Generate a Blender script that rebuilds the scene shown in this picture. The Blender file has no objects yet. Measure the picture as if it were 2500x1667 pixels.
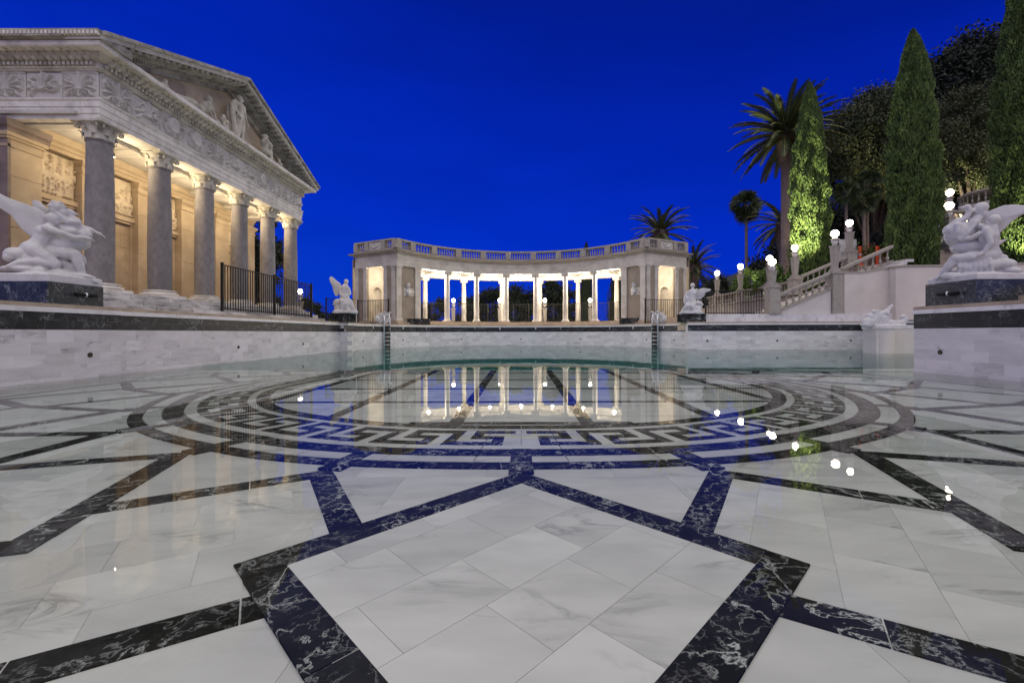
import bpy, math, random
import numpy as np
from mathutils import Matrix, Vector
random.seed(7); np.random.seed(7)
S = bpy.context.scene
PI = math.pi; R = math.radians
CAMZ = 0.87
# ------------------------------------------------------------ camera
cd = bpy.data.cameras.new('camera'); cam = bpy.data.objects.new('camera', cd)
S.collection.objects.link(cam); S.camera = cam
cd.sensor_width = 36; cd.lens = 1059/2500*36
cd.shift_x = -22/2500; cd.shift_y = -20.5/2500
cd.clip_start = 0.05; cd.clip_end = 4000
cam.matrix_world = Matrix.Translation((0, 0, CAMZ)) @ Matrix.Rotation(R(90), 4, 'X') @ Matrix.Rotation(R(-0.12), 4, 'Z')
# ------------------------------------------------------------ world: deep blue dusk
W = bpy.data.worlds.new('World'); S.world = W; W.use_nodes = True
nt = W.node_tree; nt.nodes.clear()
def wn(t, **k):
    n = nt.nodes.new(t)
    for a, b in k.items(): setattr(n, a, b)
    return n
wo = wn('ShaderNodeOutputWorld'); bg = wn('ShaderNodeBackground')
tc = wn('ShaderNodeTexCoord'); sp = wn('ShaderNodeSeparateXYZ'); cr = wn('ShaderNodeValToRGB')
nt.links.new(tc.outputs['Generated'], sp.inputs[0])
m1 = wn('ShaderNodeMath', operation='MULTIPLY_ADD'); m1.inputs[1].default_value = 0.16; nt.links.new(sp.outputs['X'], m1.inputs[0]); nt.links.new(sp.outputs['Z'], m1.inputs[2])
nt.links.new(m1.outputs[0], cr.inputs[0])
e = cr.color_ramp.elements
e[0].position = 0.0; e[0].color = (0.0012, 0.040, 0.56, 1)
e[1].position = 0.75; e[1].color = (0.0008, 0.007, 0.17, 1)
x = e.new(0.22); x.color = (0.0005, 0.026, 0.53, 1)
x = e.new(0.45); x.color = (0.0005, 0.017, 0.40, 1)
nz = wn('ShaderNodeTexNoise'); nz.inputs['Scale'].default_value = 3.0; nz.inputs['Detail'].default_value = 5
mp = wn('ShaderNodeMapping'); mp.inputs['Scale'].default_value = (1, 1, 5); nt.links.new(tc.outputs['Generated'], mp.inputs[0]); nt.links.new(mp.outputs[0], nz.inputs[0])
mr = wn('ShaderNodeMapRange'); mr.inputs[1].default_value = .35; mr.inputs[2].default_value = .7; mr.inputs[3].default_value = .95; mr.inputs[4].default_value = 1.07; nt.links.new(nz.outputs[0], mr.inputs[0])
vm = wn('ShaderNodeVectorMath', operation='SCALE'); nt.links.new(cr.outputs[0], vm.inputs[0]); nt.links.new(mr.outputs[0], vm.inputs[3])
nt.links.new(vm.outputs[0], bg.inputs[0]); bg.inputs[1].default_value = 1.0
nt.links.new(bg.outputs[0], wo.inputs[0])
# ------------------------------------------------------------ soft afterglow
sl = bpy.data.lights.new('sun', 'SUN'); so = bpy.data.objects.new('sun', sl); S.collection.objects.link(so)
sl.energy = 2.85; sl.angle = R(120); sl.color = (1.0, 0.94, 0.745)
so.rotation_euler = Vector((0.10, -0.34, 0.93)).to_track_quat('Z', 'Y').to_euler(); so.location = (0, -10, 40)
S.view_settings.view_transform = 'Standard'; S.view_settings.look = 'None'; S.view_settings.gamma = 1
S.view_settings.exposure = 0; S.view_settings.use_curve_mapping = False
# ------------------------------------------------------------ node materials
MATS = {}
def mat(name, base=(.5, .5, .5), rough=.6, c2=None, scale=4, c3=None, veins=None, vs=1.6, var=0.12, bump=0.0, bscale=30, metal=0, stretch=(1, 1, 1), spec=.5, dirt=None, dscale=1.5, rotz=0, emit=None, sss=0, vamp=1):
    m = bpy.data.materials.new(name); m.use_nodes = True; t = m.node_tree; n = t.nodes; L = t.links
    b = n['Principled BSDF']; b.inputs['Roughness'].default_value = rough; b.inputs['Metallic'].default_value = metal
    b.inputs['Specular IOR Level'].default_value = spec
    def N(ty, **k):
        q = n.new(ty)
        for a, c in k.items(): setattr(q, a, c)
        return q
    tcn = N('ShaderNodeTexCoord'); geo = N('ShaderNodeNewGeometry'); oi = N('ShaderNodeObjectInfo')
    rr = N('ShaderNodeMath', operation='ADD'); L.new(geo.outputs['Random Per Island'], rr.inputs[0]); L.new(oi.outputs['Random'], rr.inputs[1])
    cmb = N('ShaderNodeCombineXYZ'); k1 = N('ShaderNodeMath', operation='MULTIPLY'); k1.inputs[1].default_value = 37.0; L.new(rr.outputs[0], k1.inputs[0])
    k2 = N('ShaderNodeMath', operation='MULTIPLY'); k2.inputs[1].default_value = 61.0; L.new(rr.outputs[0], k2.inputs[0])
    if veins or name.startswith('tile'):
        L.new(k1.outputs[0], cmb.inputs[0]); L.new(k2.outputs[0], cmb.inputs[1])
    ad = N('ShaderNodeVectorMath', operation='ADD'); L.new(geo.outputs['Position'], ad.inputs[0]); L.new(cmb.outputs[0], ad.inputs[1])
    mpn = N('ShaderNodeMapping'); mpn.inputs['Scale'].default_value = stretch; mpn.inputs['Rotation'].default_value = (0, 0, rotz); L.new(ad.outputs[0], mpn.inputs[0])
    if veins == 'black':
        k3 = N('ShaderNodeMath', operation='MULTIPLY'); k3.inputs[1].default_value = 19.0; L.new(rr.outputs[0], k3.inputs[0])
        vr = N('ShaderNodeVectorRotate', rotation_type='Z_AXIS'); L.new(ad.outputs[0], vr.inputs['Vector']); L.new(k3.outputs[0], vr.inputs['Angle']); L.new(vr.outputs[0], mpn.inputs[0])
    def noise(sc, det=6, ro=.55, dist=0, vec=None):
        q = N('ShaderNodeTexNoise'); q.inputs['Scale'].default_value = sc; q.inputs['Detail'].default_value = det; q.inputs['Roughness'].default_value = ro; q.inputs['Distortion'].default_value = dist
        L.new(vec or mpn.outputs[0], q.inputs['Vector']); return q.outputs['Fac']
    def ramp(src, pts):
        q = N('ShaderNodeValToRGB'); L.new(src, q.inputs[0]); el = q.color_ramp.elements
        el[0].position, el[0].color = pts[0][0], (*pts[0][1], 1); el[1].position, el[1].color = pts[-1][0], (*pts[-1][1], 1)
        for p, c in pts[1:-1]: z = el.new(p); z.color = (*c, 1)
        return q.outputs[0]
    def mix(f, a, c, blend='MIX'):
        q = N('ShaderNodeMix', data_type='RGBA', blend_type=blend)
        if isinstance(f, (int, float)): q.inputs[0].default_value = f
        else: L.new(f, q.inputs[0])
        for s, v in ((6, a), (7, c)):
            if isinstance(v, tuple): q.inputs[s].default_value = (*v, 1)
            else: L.new(v, q.inputs[s])
        return q.outputs[2]
    c2 = c2 or tuple(v*.8 for v in base); c3 = c3 or base
    col = ramp(noise(scale), [(.3, c2), (.5, base), (.7, c3)])
    if veins == 'white':      # pale marble: soft grey streaks and blotches
        f = noise(vs, 7, .62, 1.1)
        s1 = N('ShaderNodeMath', operation='SUBTRACT'); s1.inputs[1].default_value = .5; L.new(f, s1.inputs[0])
        a1 = N('ShaderNodeMath', operation='ABSOLUTE'); L.new(s1.outputs[0], a1.inputs[0])
        vv = ramp(a1.outputs[0], [(0, (1, 1, 1)), (.012, (.5, .5, .5)), (.05, (0, 0, 0))])
        gate = ramp(noise(vs*.9, 3), [(.52, (0, 0, 0)), (.66, (1, 1, 1))])
        g2 = mix(1.0, vv, gate, 'MULTIPLY')
        fm = N('ShaderNodeMath', operation='MULTIPLY'); fm.inputs[1].default_value = .8; L.new(g2, fm.inputs[0])
        col = mix(fm.outputs[0], col, (.23, .225, .23))
        spk = ramp(noise(vs*4.5, 4, .6, .4), [(.68, (0, 0, 0)), (.78, (1, 1, 1))])
        fm2 = N('ShaderNodeMath', operation='MULTIPLY'); fm2.inputs[1].default_value = .55; L.new(spk, fm2.inputs[0])
        col = mix(fm2.outputs[0], col, (.3, .29, .29))
    if veins == 'black':
        for (sc, wd, am, st) in ((vs, .0040, 1.0, 1), (vs*2.1, .0045, .85, 1), (vs*5.5, .009, .45, 1)):
            f = noise(sc, 7, .60, .45)
            s1 = N('ShaderNodeMath', operation='SUBTRACT'); s1.inputs[1].default_value = .5; L.new(f, s1.inputs[0])
            a1 = N('ShaderNodeMath', operation='ABSOLUTE'); L.new(s1.outputs[0], a1.inputs[0])
            vv = ramp(a1.outputs[0], [(0, (1, 1, 1)), (wd, (.45, .45, .45)), (wd*2.2, (0, 0, 0))])
            gate = ramp(noise(sc*.55+.3, 3), [(.44, (0, 0, 0)), (.60, (1, 1, 1))])
            g2 = mix(1.0, vv, gate, 'MULTIPLY'); fm = N('ShaderNodeMath', operation='MULTIPLY'); fm.inputs[1].default_value = am*vamp; L.new(g2, fm.inputs[0])
            col = mix(fm.outputs[0], col, (.55, .56, .57))
    if dirt:
        gd = ramp(noise(dscale, 7, .65), [(.48, (0, 0, 0)), (.68, (1, 1, 1))])
        fm = N('ShaderNodeMath', operation='MULTIPLY'); fm.inputs[1].default_value = dirt[3] if len(dirt) > 3 else .7; L.new(gd, fm.inputs[0])
        col = mix(fm.outputs[0], col, tuple(dirt[:3]))
    if var:
        mrn = N('ShaderNodeMapRange'); mrn.inputs[3].default_value = 1-var; mrn.inputs[4].default_value = 1+var
        fr = N('ShaderNodeMath', operation='FRACT'); L.new(rr.outputs[0], fr.inputs[0]); L.new(fr.outputs[0], mrn.inputs[0])
        sc = N('ShaderNodeVectorMath', operation='SCALE'); L.new(col, sc.inputs[0]); L.new(mrn.outputs[0], sc.inputs[3]); col = sc.outputs[0]
    L.new(col, b.inputs['Base Color'])
    if bump:
        bp = N('ShaderNodeBump'); bp.inputs['Strength'].default_value = bump; bp.inputs['Distance'].default_value = .02
        L.new(noise(bscale, 8, .65), bp.inputs['Height']); L.new(bp.outputs[0], b.inputs['Normal'])
    if emit:
        b.inputs['Emission Color'].default_value = (*emit[0], 1); b.inputs['Emission Strength'].default_value = emit[1]
    if sss:
        b.inputs['Subsurface Weight'].default_value = sss; b.inputs['Subsurface Radius'].default_value = (.05, .03, .02); b.inputs['Subsurface Scale'].default_value = .3
    MATS[name] = m; return m
mat('floor_marble', (.58, .565, .57), .25, (.50, .49, .495), 2.2, (.65, .635, .635), 'white', 1.3, .08, stretch=(.7, 2.0, 1), rotz=.35)
mat('wall_marble', (.62, .595, .60), .35, (.54, .52, .525), 2.2, (.67, .65, .65), 'white', 1.9, .09, dirt=(.44, .42, .40, .5), dscale=1.3, stretch=(.5, .5, 1.8))
mat('coping_marble', (.66, .64, .63), .45, (.52, .50, .49), 2.5, (.7, .69, .68), 'white', 2.4, .06)
mat('black_marble', (.020, .020, .020), .5, (.013, .013, .013), 3, (.034, .034, .035), 'black', 1.5, .25, spec=0.0)
mat('band_marble', (.016, .017, .019), .35, (.010, .011, .013), 3, (.028, .030, .034), 'black', .8, .3, spec=.35, vamp=.45)
mat('green_marble', (.022, .028, .034), .28, (.010, .014, .018), 3, (.035, .043, .052), 'black', 1.2, .15, vamp=.6)
mat('grout', (.58, .57, .56), .8, var=0)
mat('tan_stone', (.40, .32, .23), .8, (.31, .245, .175), 3, (.46, .38, .28), var=.08, bump=.25, bscale=60)
mat('old_marble', (.56, .525, .44), .75, (.41, .38, .31), 2.2, (.64, .61, .52), var=.07, bump=.2, bscale=26, dirt=(.17, .16, .135, .5), dscale=1.7)
mat('frieze_marble', (.60, .57, .52), .7, (.49, .46, .41), 1.6, (.66, .63, .59), var=.05, bump=.08, bscale=30, dirt=(.22, .21, .19, .35), dscale=1.5)
mat('step_marble', (.50, .485, .465), .8, (.30, .29, .275), 1.2, (.60, .59, .57), var=.22, bump=.3, bscale=20, dirt=(.09, .085, .08, .75), dscale=2.2, stretch=(1, 1, 5))
mat('pale_stone', (.72, .68, .62), .65, (.56, .53, .47), 2, (.78, .75, .69), var=.05, bump=.2, bscale=22, dirt=(.25, .235, .21, .45), dscale=3.2)
mat('roof_stone', (.36, .34, .30), .85, (.22, .21, .18), 2.6, (.47, .45, .41), var=.1, bump=.5, bscale=20, dirt=(.07, .07, .055, .75), dscale=3)
mat('granite', (.235, .215, .21), .75, (.19, .175, .17), 9, (.28, .26, .25), var=.16, bump=.35, bscale=16, dirt=(.13, .12, .115, .6), dscale=1.9, stretch=(1, 1, .6))
mat('sandstone', (.40, .31, .205), .8, (.36, .27, .17), 1.6, (.50, .39, .26), var=.07, bump=.22, bscale=50)
mat('unlit_stone', (.16, .115, .10), .6, (.11, .08, .07), 3, (.20, .15, .13), var=.05, bump=.2)  # dark brown carries the shade of the temple's unlit end wall
mat('relief_stone', (.52, .43, .31), .75, (.44, .35, .24), 3, (.58, .49, .36), var=.03, bump=.2)
mat('colonnade_stone', (.52, .49, .445), .7, (.42, .39, .345), 1.6, (.57, .54, .50), var=.05, bump=.16, bscale=30, dirt=(.26, .235, .20, .5), dscale=1.5)
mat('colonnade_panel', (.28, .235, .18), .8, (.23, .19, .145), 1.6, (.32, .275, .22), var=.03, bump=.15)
mat('balustrade_stone', (.36, .325, .28), .8, (.25, .225, .19), 3, (.46, .42, .36), var=.07, bump=.4, bscale=24, dirt=(.12, .11, .095, .6), dscale=3)
mat('plaster', (.59, .545, .50), .85, (.53, .485, .445), .9, (.63, .585, .54), var=.02, bump=.08, bscale=60, dirt=(.50, .45, .415, .4), dscale=.7)
mat('statue_marble', (.56, .54, .54), .5, (.50, .48, .475), 2.5, (.59, .57, .57), var=0, bump=.12, bscale=24, sss=.05, dirt=(.36, .34, .32, .45), dscale=4.5)
mat('black_metal', (.008, .008, .009), .6, var=0, spec=.2)
mat('steel', (.70, .71, .74), .3, var=0, metal=.7)
mat('brass', (.06, .055, .03), .5, var=0, metal=.6)
mat('cypress_leaf', (.075, .125, .024), .75, (.038, .068, .013), 1.8, (.125, .18, .038), var=.40)
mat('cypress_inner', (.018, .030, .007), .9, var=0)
mat('palm_leaf', (.045, .070, .022), .55, (.03, .05, .015), 1.4, (.07, .095, .03), var=.3)
mat('palm_rib', (.32, .26, .06), .6, var=.1)
mat('oak_leaf', (.055, .068, .024), .7, (.034, .045, .014), .5, (.085, .095, .036), var=.4)
mat('dark_leaf', (.020, .028, .014), .8, (.012, .018, .008), .6, (.03, .04, .02), var=.35)
mat('bright_leaf', (.085, .150, .022), .6, (.05, .10, .015), 2, (.12, .19, .04), var=.35)
mat('bark', (.06, .045, .036), .9, (.035, .026, .022), 5, (.085, .066, .052), var=.1, bump=.7, bscale=14)
mat('palm_bark', (.20, .15, .125), .9, (.12, .09, .075), 9, (.27, .21, .17), var=.15, bump=.8, bscale=12, stretch=(1, 1, 4))
mat('ground_soil', (.018, .022, .012), .95, (.010, .013, .007), .3, (.028, .03, .018), var=0, bump=.5, bscale=3)
mat('orange_plastic', (.85, .10, .012), .45, var=0)
mat('white_paint', (.5, .5, .52), .5, var=0)
mat('flower_red', (.55, .03, .05), .6, var=.3)
mat('flower_pink', (.6, .25, .3), .6, var=.3)
mat('lamp_glass', (.9, .9, .9), .3, var=0, emit=((1.0, .88, .70), 20))
mat('spot_glass', (.9, .9, .9), .3, var=0, emit=((1.0, .82, .55), 14))
def water_mat():
    m = bpy.data.materials.new('water'); m.use_nodes = True; t = m.node_tree; n = t.nodes; n.clear(); L = t.links
    o = n.new('ShaderNodeOutputMaterial'); mx = n.new('ShaderNodeMixShader'); tr = n.new('ShaderNodeBsdfTransparent'); g = n.new('ShaderNodeBsdfGlossy'); g.inputs['Roughness'].default_value = .006
    tr.inputs[0].default_value = (.985, .99, .99, 1)
    f = n.new('ShaderNodeFresnel'); f.inputs['IOR'].default_value = 1.235
    b = n.new('ShaderNodeBump'); b.inputs['Strength'].default_value = .02; b.inputs['Distance'].default_value = .05
    tc = n.new('ShaderNodeTexCoord'); q = n.new('ShaderNodeTexNoise'); q.inputs['Scale'].default_value = 2.2; q.inputs['Detail'].default_value = 2; L.new(tc.outputs['Object'], q.inputs[0]); L.new(q.outputs[0], b.inputs['Height'])
    L.new(b.outputs[0], g.inputs['Normal'])
    L.new(f.outputs[0], mx.inputs[0]); L.new(tr.outputs[0], mx.inputs[1]); L.new(g.outputs[0], mx.inputs[2]); L.new(mx.outputs[0], o.inputs['Surface'])
    va = n.new('ShaderNodeVolumeAbsorption'); va.inputs['Color'].default_value = (.12, .80, .78, 1); va.inputs['Density'].default_value = .13
    L.new(va.outputs[0], o.inputs['Volume']); MATS['water'] = m
water_mat()
# ------------------------------------------------------------ mesh helpers
class MB:
    def __init__(s): s.v = []; s.f = []; s.M = None
    def at(s, x=0, y=0, z=0, rz=0, sx=1, sy=1, sz=1):
        s.M = Matrix.Translation((x, y, z)) @ Matrix.Rotation(rz, 4, 'Z') @ Matrix.Diagonal((sx, sy, sz, 1)); return s
    def add(s, vs, fs):
        o = len(s.v)
        if s.M is not None: vs = [tuple(s.M @ Vector(p)) for p in vs]
        s.v += list(vs); s.f += [tuple(i+o for i in f) for f in fs]; return s
    def box(s, x0, x1, y0, y1, z0, z1):
        return s.add([(x0,y0,z0),(x1,y0,z0),(x1,y1,z0),(x0,y1,z0),(x0,y0,z1),(x1,y0,z1),(x1,y1,z1),(x0,y1,z1)],
                     [(0,3,2,1),(4,5,6,7),(0,1,5,4),(1,2,6,5),(2,3,7,6),(3,0,4,7)])
    def prism(s, poly, z0, z1):
        n = len(poly); a = sum(poly[i][0]*poly[(i+1)%n][1]-poly[(i+1)%n][0]*poly[i][1] for i in range(n))
        if a < 0: poly = poly[::-1]
        return s.add([(p[0],p[1],z0) for p in poly]+[(p[0],p[1],z1) for p in poly],
                     [tuple(range(n-1,-1,-1)), tuple(range(n,2*n))]+[(i,(i+1)%n,n+(i+1)%n,n+i) for i in range(n)])
    def prismX(s, poly, x0, x1):      # poly in (y,z)
        n = len(poly)
        return s.add([(x0,p[0],p[1]) for p in poly]+[(x1,p[0],p[1]) for p in poly],
                     [tuple(range(n-1,-1,-1)), tuple(range(n,2*n))]+[(i,(i+1)%n,n+(i+1)%n,n+i) for i in range(n)])
    def lathe(s, prof, cx=0, cy=0, n=16, cap=True):
        vs = []; fs = []; m = len(prof)
        for r, z in prof:
            for k in range(n): a = 2*PI*k/n; vs.append((cx+r*math.cos(a), cy+r*math.sin(a), z))
        for i in range(m-1):
            for k in range(n): fs.append((i*n+k, i*n+(k+1)%n, (i+1)*n+(k+1)%n, (i+1)*n+k))
        if cap: fs.append(tuple(range(n-1,-1,-1))); fs.append(tuple((m-1)*n+k for k in range(n)))
        return s.add(vs, fs)
    def tube(s, pts, rad, n=8, cap=True):
        pts = [Vector(p) for p in pts]; vs = []; fs = []
        if not hasattr(rad, '__len__'): rad = [rad]*len(pts)
        up = Vector((0, 0, 1)); d0 = (pts[1]-pts[0]).normalized()
        if abs(d0.z) > .9: up = Vector((1, 0, 0))
        u = d0.cross(up).normalized()
        for i, p in enumerate(pts):
            d = (pts[min(i+1, len(pts)-1)]-pts[max(i-1, 0)]).normalized()
            u = (u - d*u.dot(d)).normalized(); w = d.cross(u)
            for k in range(n):
                a = 2*PI*k/n; vs.append(tuple(p+(u*math.cos(a)+w*math.sin(a))*rad[i]))
        for i in range(len(pts)-1):
            for k in range(n): fs.append((i*n+k, i*n+(k+1)%n, (i+1)*n+(k+1)%n, (i+1)*n+k))
        if cap: fs.append(tuple(range(n-1,-1,-1))); fs.append(tuple((len(pts)-1)*n+k for k in range(n)))
        return s.add(vs, fs)
    def ell(s, c, r, n=10, m=6, rot=None):
        vs = []; fs = []
        if not hasattr(r, '__len__'): r = (r, r, r)
        for i in range(1, m):
            t = PI*i/m
            for k in range(n):
                a = 2*PI*k/n; p = Vector((r[0]*math.sin(t)*math.cos(a), r[1]*math.sin(t)*math.sin(a), r[2]*math.cos(t)))
                if rot is not None: p = rot @ p
                vs.append(tuple(Vector(c)+p))
        top = Vector((0,0,r[2])); bot = Vector((0,0,-r[2]))
        if rot is not None: top = rot @ top; bot = rot @ bot
        vs.append(tuple(Vector(c)+top)); vs.append(tuple(Vector(c)+bot)); T = len(vs)-2; B = T+1
        for i in range(m-2):
            for k in range(n): fs.append((i*n+k, (i+1)*n+k, (i+1)*n+(k+1)%n, i*n+(k+1)%n))
        for k in range(n): fs.append((T, k, (k+1)%n)); fs.append((B, (m-2)*n+(k+1)%n, (m-2)*n+k))
        return s.add(vs, fs)
    def sweep(s, path, prof, z=0, close=False, caps=True):
        """profile [(out, z)] swept along xy path; out = to the right of the path"""
        n = len(path); vs = []; fs = []; m = len(prof)
        for i in range(n):
            p = Vector(path[i][:2])
            a = Vector(path[(i-1) % n][:2]) if (i or close) else None; b = Vector(path[(i+1) % n][:2]) if (i < n-1 or close) else None
            d1 = (p-a).normalized() if a is not None else (b-p).normalized(); d2 = (b-p).normalized() if b is not None else d1
            n1 = Vector((d1.y, -d1.x)); n2 = Vector((d2.y, -d2.x)); k = (n1+n2)
            k = k/ max(.2, (1+n1.dot(n2)))
            zz = z + (path[i][2] if len(path[i]) > 2 else 0)
            for o, h in prof: vs.append((p.x+k.x*o, p.y+k.y*o, zz+h))
        for i in range(n if close else n-1):
            j = (i+1) % n
            for q in range(m): r = (q+1) % m; fs.append((i*m+q, i*m+r, j*m+r, j*m+q))
        if caps and not close: fs.append(tuple(range(m))); fs.append(tuple((n-1)*m+q for q in range(m-1, -1, -1)))
        return s.add(vs, fs)
    def mesh(s, name, smooth=False):
        me = bpy.data.meshes.new(name); me.from_pydata(s.v, [], s.f); 
        if smooth:
            me.polygons.foreach_set('use_smooth', [True]*len(me.polygons))
            if smooth is not True: me.set_sharp_from_angle(angle=R(smooth))
        return me
LK = S.collection.objects.link
def put(name, me, m=None, parent=None, loc=None, rz=0, label=None, kind=None, scale=None):
    o = bpy.data.objects.new(name, me); LK(o)
    if m and me is not None and not me.materials: me.materials.append(MATS[m])
    if parent: o.parent = parent
    if loc is not None: o.location = loc
    if rz: o.rotation_euler = (0, 0, rz)
    if scale: o.scale = scale
    if label: o['label'] = label
    if kind: o['kind'] = kind
    return o
def B(mb, name, m, parent=None, smooth=False, **k): return put(name, mb.mesh(name, smooth), m, parent, **k)
def box(name, m, parent, *d, **k): return B(MB().box(*d), name, m, parent, **k)
def thing(name, label, cat, loc=(0, 0, 0), rz=0, group=None):
    o = bpy.data.objects.new(name, None); LK(o); o.location = loc; o.rotation_euler = (0, 0, rz); o.empty_display_size = .1
    o['label'] = label; o['category'] = cat
    if group: o['group'] = group
    return o
def tag(o, label, cat, group=None):
    o['label'] = label; o['category'] = cat
    if group: o['group'] = group
    return o
CACHE = {}
def cm(key, fn, m, smooth=False):
    if key not in CACHE:
        q = fn().mesh(key.rstrip('0123456789'), smooth); q.materials.append(MATS[m]); CACHE[key] = q
    return CACHE[key]
def remesh(mb, name, vox, m, sm=2):
    """fuse overlapping closed shells into one continuous carved surface"""
    me = mb.mesh(name); o = bpy.data.objects.new(name, me); LK(o)
    a = o.modifiers.new('r', 'REMESH'); a.mode = 'VOXEL'; a.voxel_size = vox; a.use_smooth_shade = True
    if sm: c = o.modifiers.new('s', 'SMOOTH'); c.iterations = sm; c.factor = .6
    dg = bpy.context.evaluated_depsgraph_get(); dg.update()
    q = bpy.data.meshes.new_from_object(o.evaluated_get(dg)); bpy.data.objects.remove(o); bpy.data.meshes.remove(me)
    q.name = name; q.polygons.foreach_set('use_smooth', [True]*len(q.polygons)); q.materials.clear(); q.materials.append(MATS[m]); return q
def clip(poly, zone):     # convex Sutherland-Hodgman, zone ccw
    out = poly; n = len(zone)
    for i in range(n):
        ax, ay = zone[i]; bx, by = zone[(i+1) % n]; inp = out; out = []
        if not inp: return []
        def side(p): return (bx-ax)*(p[1]-ay)-(by-ay)*(p[0]-ax)
        for k in range(len(inp)):
            p, q = inp[k], inp[(k+1) % len(inp)]; sp_, sq = side(p), side(q)
            if sp_ >= 0: out.append(p)
            if (sp_ >= 0) != (sq >= 0) and sp_ != sq: t = sp_/(sp_-sq); out.append((p[0]+(q[0]-p[0])*t, p[1]+(q[1]-p[1])*t))
    return out
def area(p): return abs(sum(p[i][0]*p[(i+1) % len(p)][1]-p[(i+1) % len(p)][0]*p[i][1] for i in range(len(p))))/2
# ============================================================ POOL FLOOR
FZ = -0.13
def zo(y): return -min(2.4, .20*max(0, y-12.0)+.0)          # the floor falls away towards the deep end
pf = MB(); ysf = [-3.2, 4, 8, 12, 16, 20, 24, 28, 31.4]
for y in ysf: pf.v += [(-9.0, y, FZ-.016+zo(y)), (17.8, y, FZ-.016+zo(y)), (-9.0, y, FZ-.5+zo(y)), (17.8, y, FZ-.5+zo(y))]
for i in range(len(ysf)-1): k = 4*i; pf.f += [(k, k+1, k+5, k+4), (k+2, k+6, k+7, k+3)]
pool_floor = put('pool_floor', pf.mesh('pool_floor'), 'grout', kind='structure')
def fpr(mb, poly, z0, z1):
    i = len(mb.v); mb.prism(poly, z0, z1)
    for k in range(i, len(mb.v)): x, y, z = mb.v[k]; mb.v[k] = (x, y, z+zo(y))
    return mb
def proj_size(poly):
    xs = []; ys = []
    for x, y in poly:
        y = max(y, .6); xs.append(1272+1059*x/y); ys.append(813+1059/y)
    w = min(max(xs), 2500)-max(min(xs), 0); h = min(max(ys), 1667)-max(min(ys), 800)
    return max(0, w)*max(0, h), min(w, h)
FL = {}          # kind -> list of (poly, ztop)
def piece(kind, poly, z):
    if len(poly) < 3 or area(poly) < .0008: return
    FL.setdefault(kind, []).append((poly, z))
def slabs(kind, zone, org, ang, a, b, z, gap=.0009, bond=.5):
    c, s = math.cos(ang), math.sin(ang)
    def tl(p): return ((p[0]-org[0])*c+(p[1]-org[1])*s, -(p[0]-org[0])*s+(p[1]-org[1])*c)
    def tw(u, v): return (org[0]+u*c-v*s, org[1]+u*s+v*c)
    L = [tl(p) for p in zone]; u0, u1 = min(p[0] for p in L), max(p[0] for p in L); v0, v1 = min(p[1] for p in L), max(p[1] for p in L)
    for j in range(math.floor(v0/b), math.ceil(v1/b)):
        off = a*bond*(j % 2) + .37*a*((j*7) % 3)*.3
        for i in range(math.floor((u0-off)/a), math.ceil((u1-off)/a)+1):
            p = [tw(off+i*a+gap, j*b+gap), tw(off+(i+1)*a-gap, j*b+gap), tw(off+(i+1)*a-gap, (j+1)*b-gap), tw(off+i*a+gap, (j+1)*b-gap)]
            q = clip(p, zone)
            if q and area(q) > .004: piece(kind, q, z)
def band(p0, p1, w, z, seg=.62, kind='border_stone', gap=.0032, lead=None):
    """black strip from p0 to p1, its width to the right of the direction"""
    p0 = Vector(p0); p1 = Vector(p1); d = p1-p0; L = d.length; d /= L; nrm = Vector((d.y, -d.x))
    n = max(1, round(L/seg)); cuts = [0]+[i*L/n+(random.uniform(-.1, .1) if n > 1 else 0) for i in range(1, n)]+[L]
    for i in range(n):
        a = p0+d*(cuts[i]+gap); b = p0+d*(cuts[i+1]-gap)
        piece(kind, [tuple(a), tuple(b), tuple(b+nrm*w), tuple(a+nrm*w)], z)
CY = 9.0
GT = [(0, 1.0), (25, 1.022), (50, 1.048), (70, 1.045), (90, .995), (120, .965), (180, .955)]
def g(phi):
    a = abs(math.degrees((phi+PI) % (2*PI)-PI))
    for (a0, g0), (a1, g1) in zip(GT, GT[1:]):
        if a <= a1:
            t = (a-a0)/(a1-a0); t = t*t*(3-2*t); return g0+(g1-g0)*t
    return GT[-1][1]
def rp(r, phi, warp=True):
    q = r*(g(phi) if warp else 1); return (q*math.sin(phi), CY-q*math.cos(phi))
RR = [5.784, 5.649, 5.482, 5.271, 5.143, 4.5875, 4.488, 4.308]
# general white paving under everything
PX0, PX1 = -8.74, 8.74
zone_main = [(PX0, 1.0), (PX1, 1.0), (PX1, 22.2)]+[(8.7*math.cos(R(a)), 22.2+8.7*math.sin(R(a))) for a in range(10, 180, 10)]+[(PX0, 22.2)]
slabs('marble_slab', zone_main, (0, 0), R(0), .92, .61, FZ-.012)
slabs('marble_slab', [(8.76, 9.7), (17.6, 9.7), (17.6, 22.4), (8.76, 22.4)], (8.76, 9.7), 0, .92, .61, FZ-.012)
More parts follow.
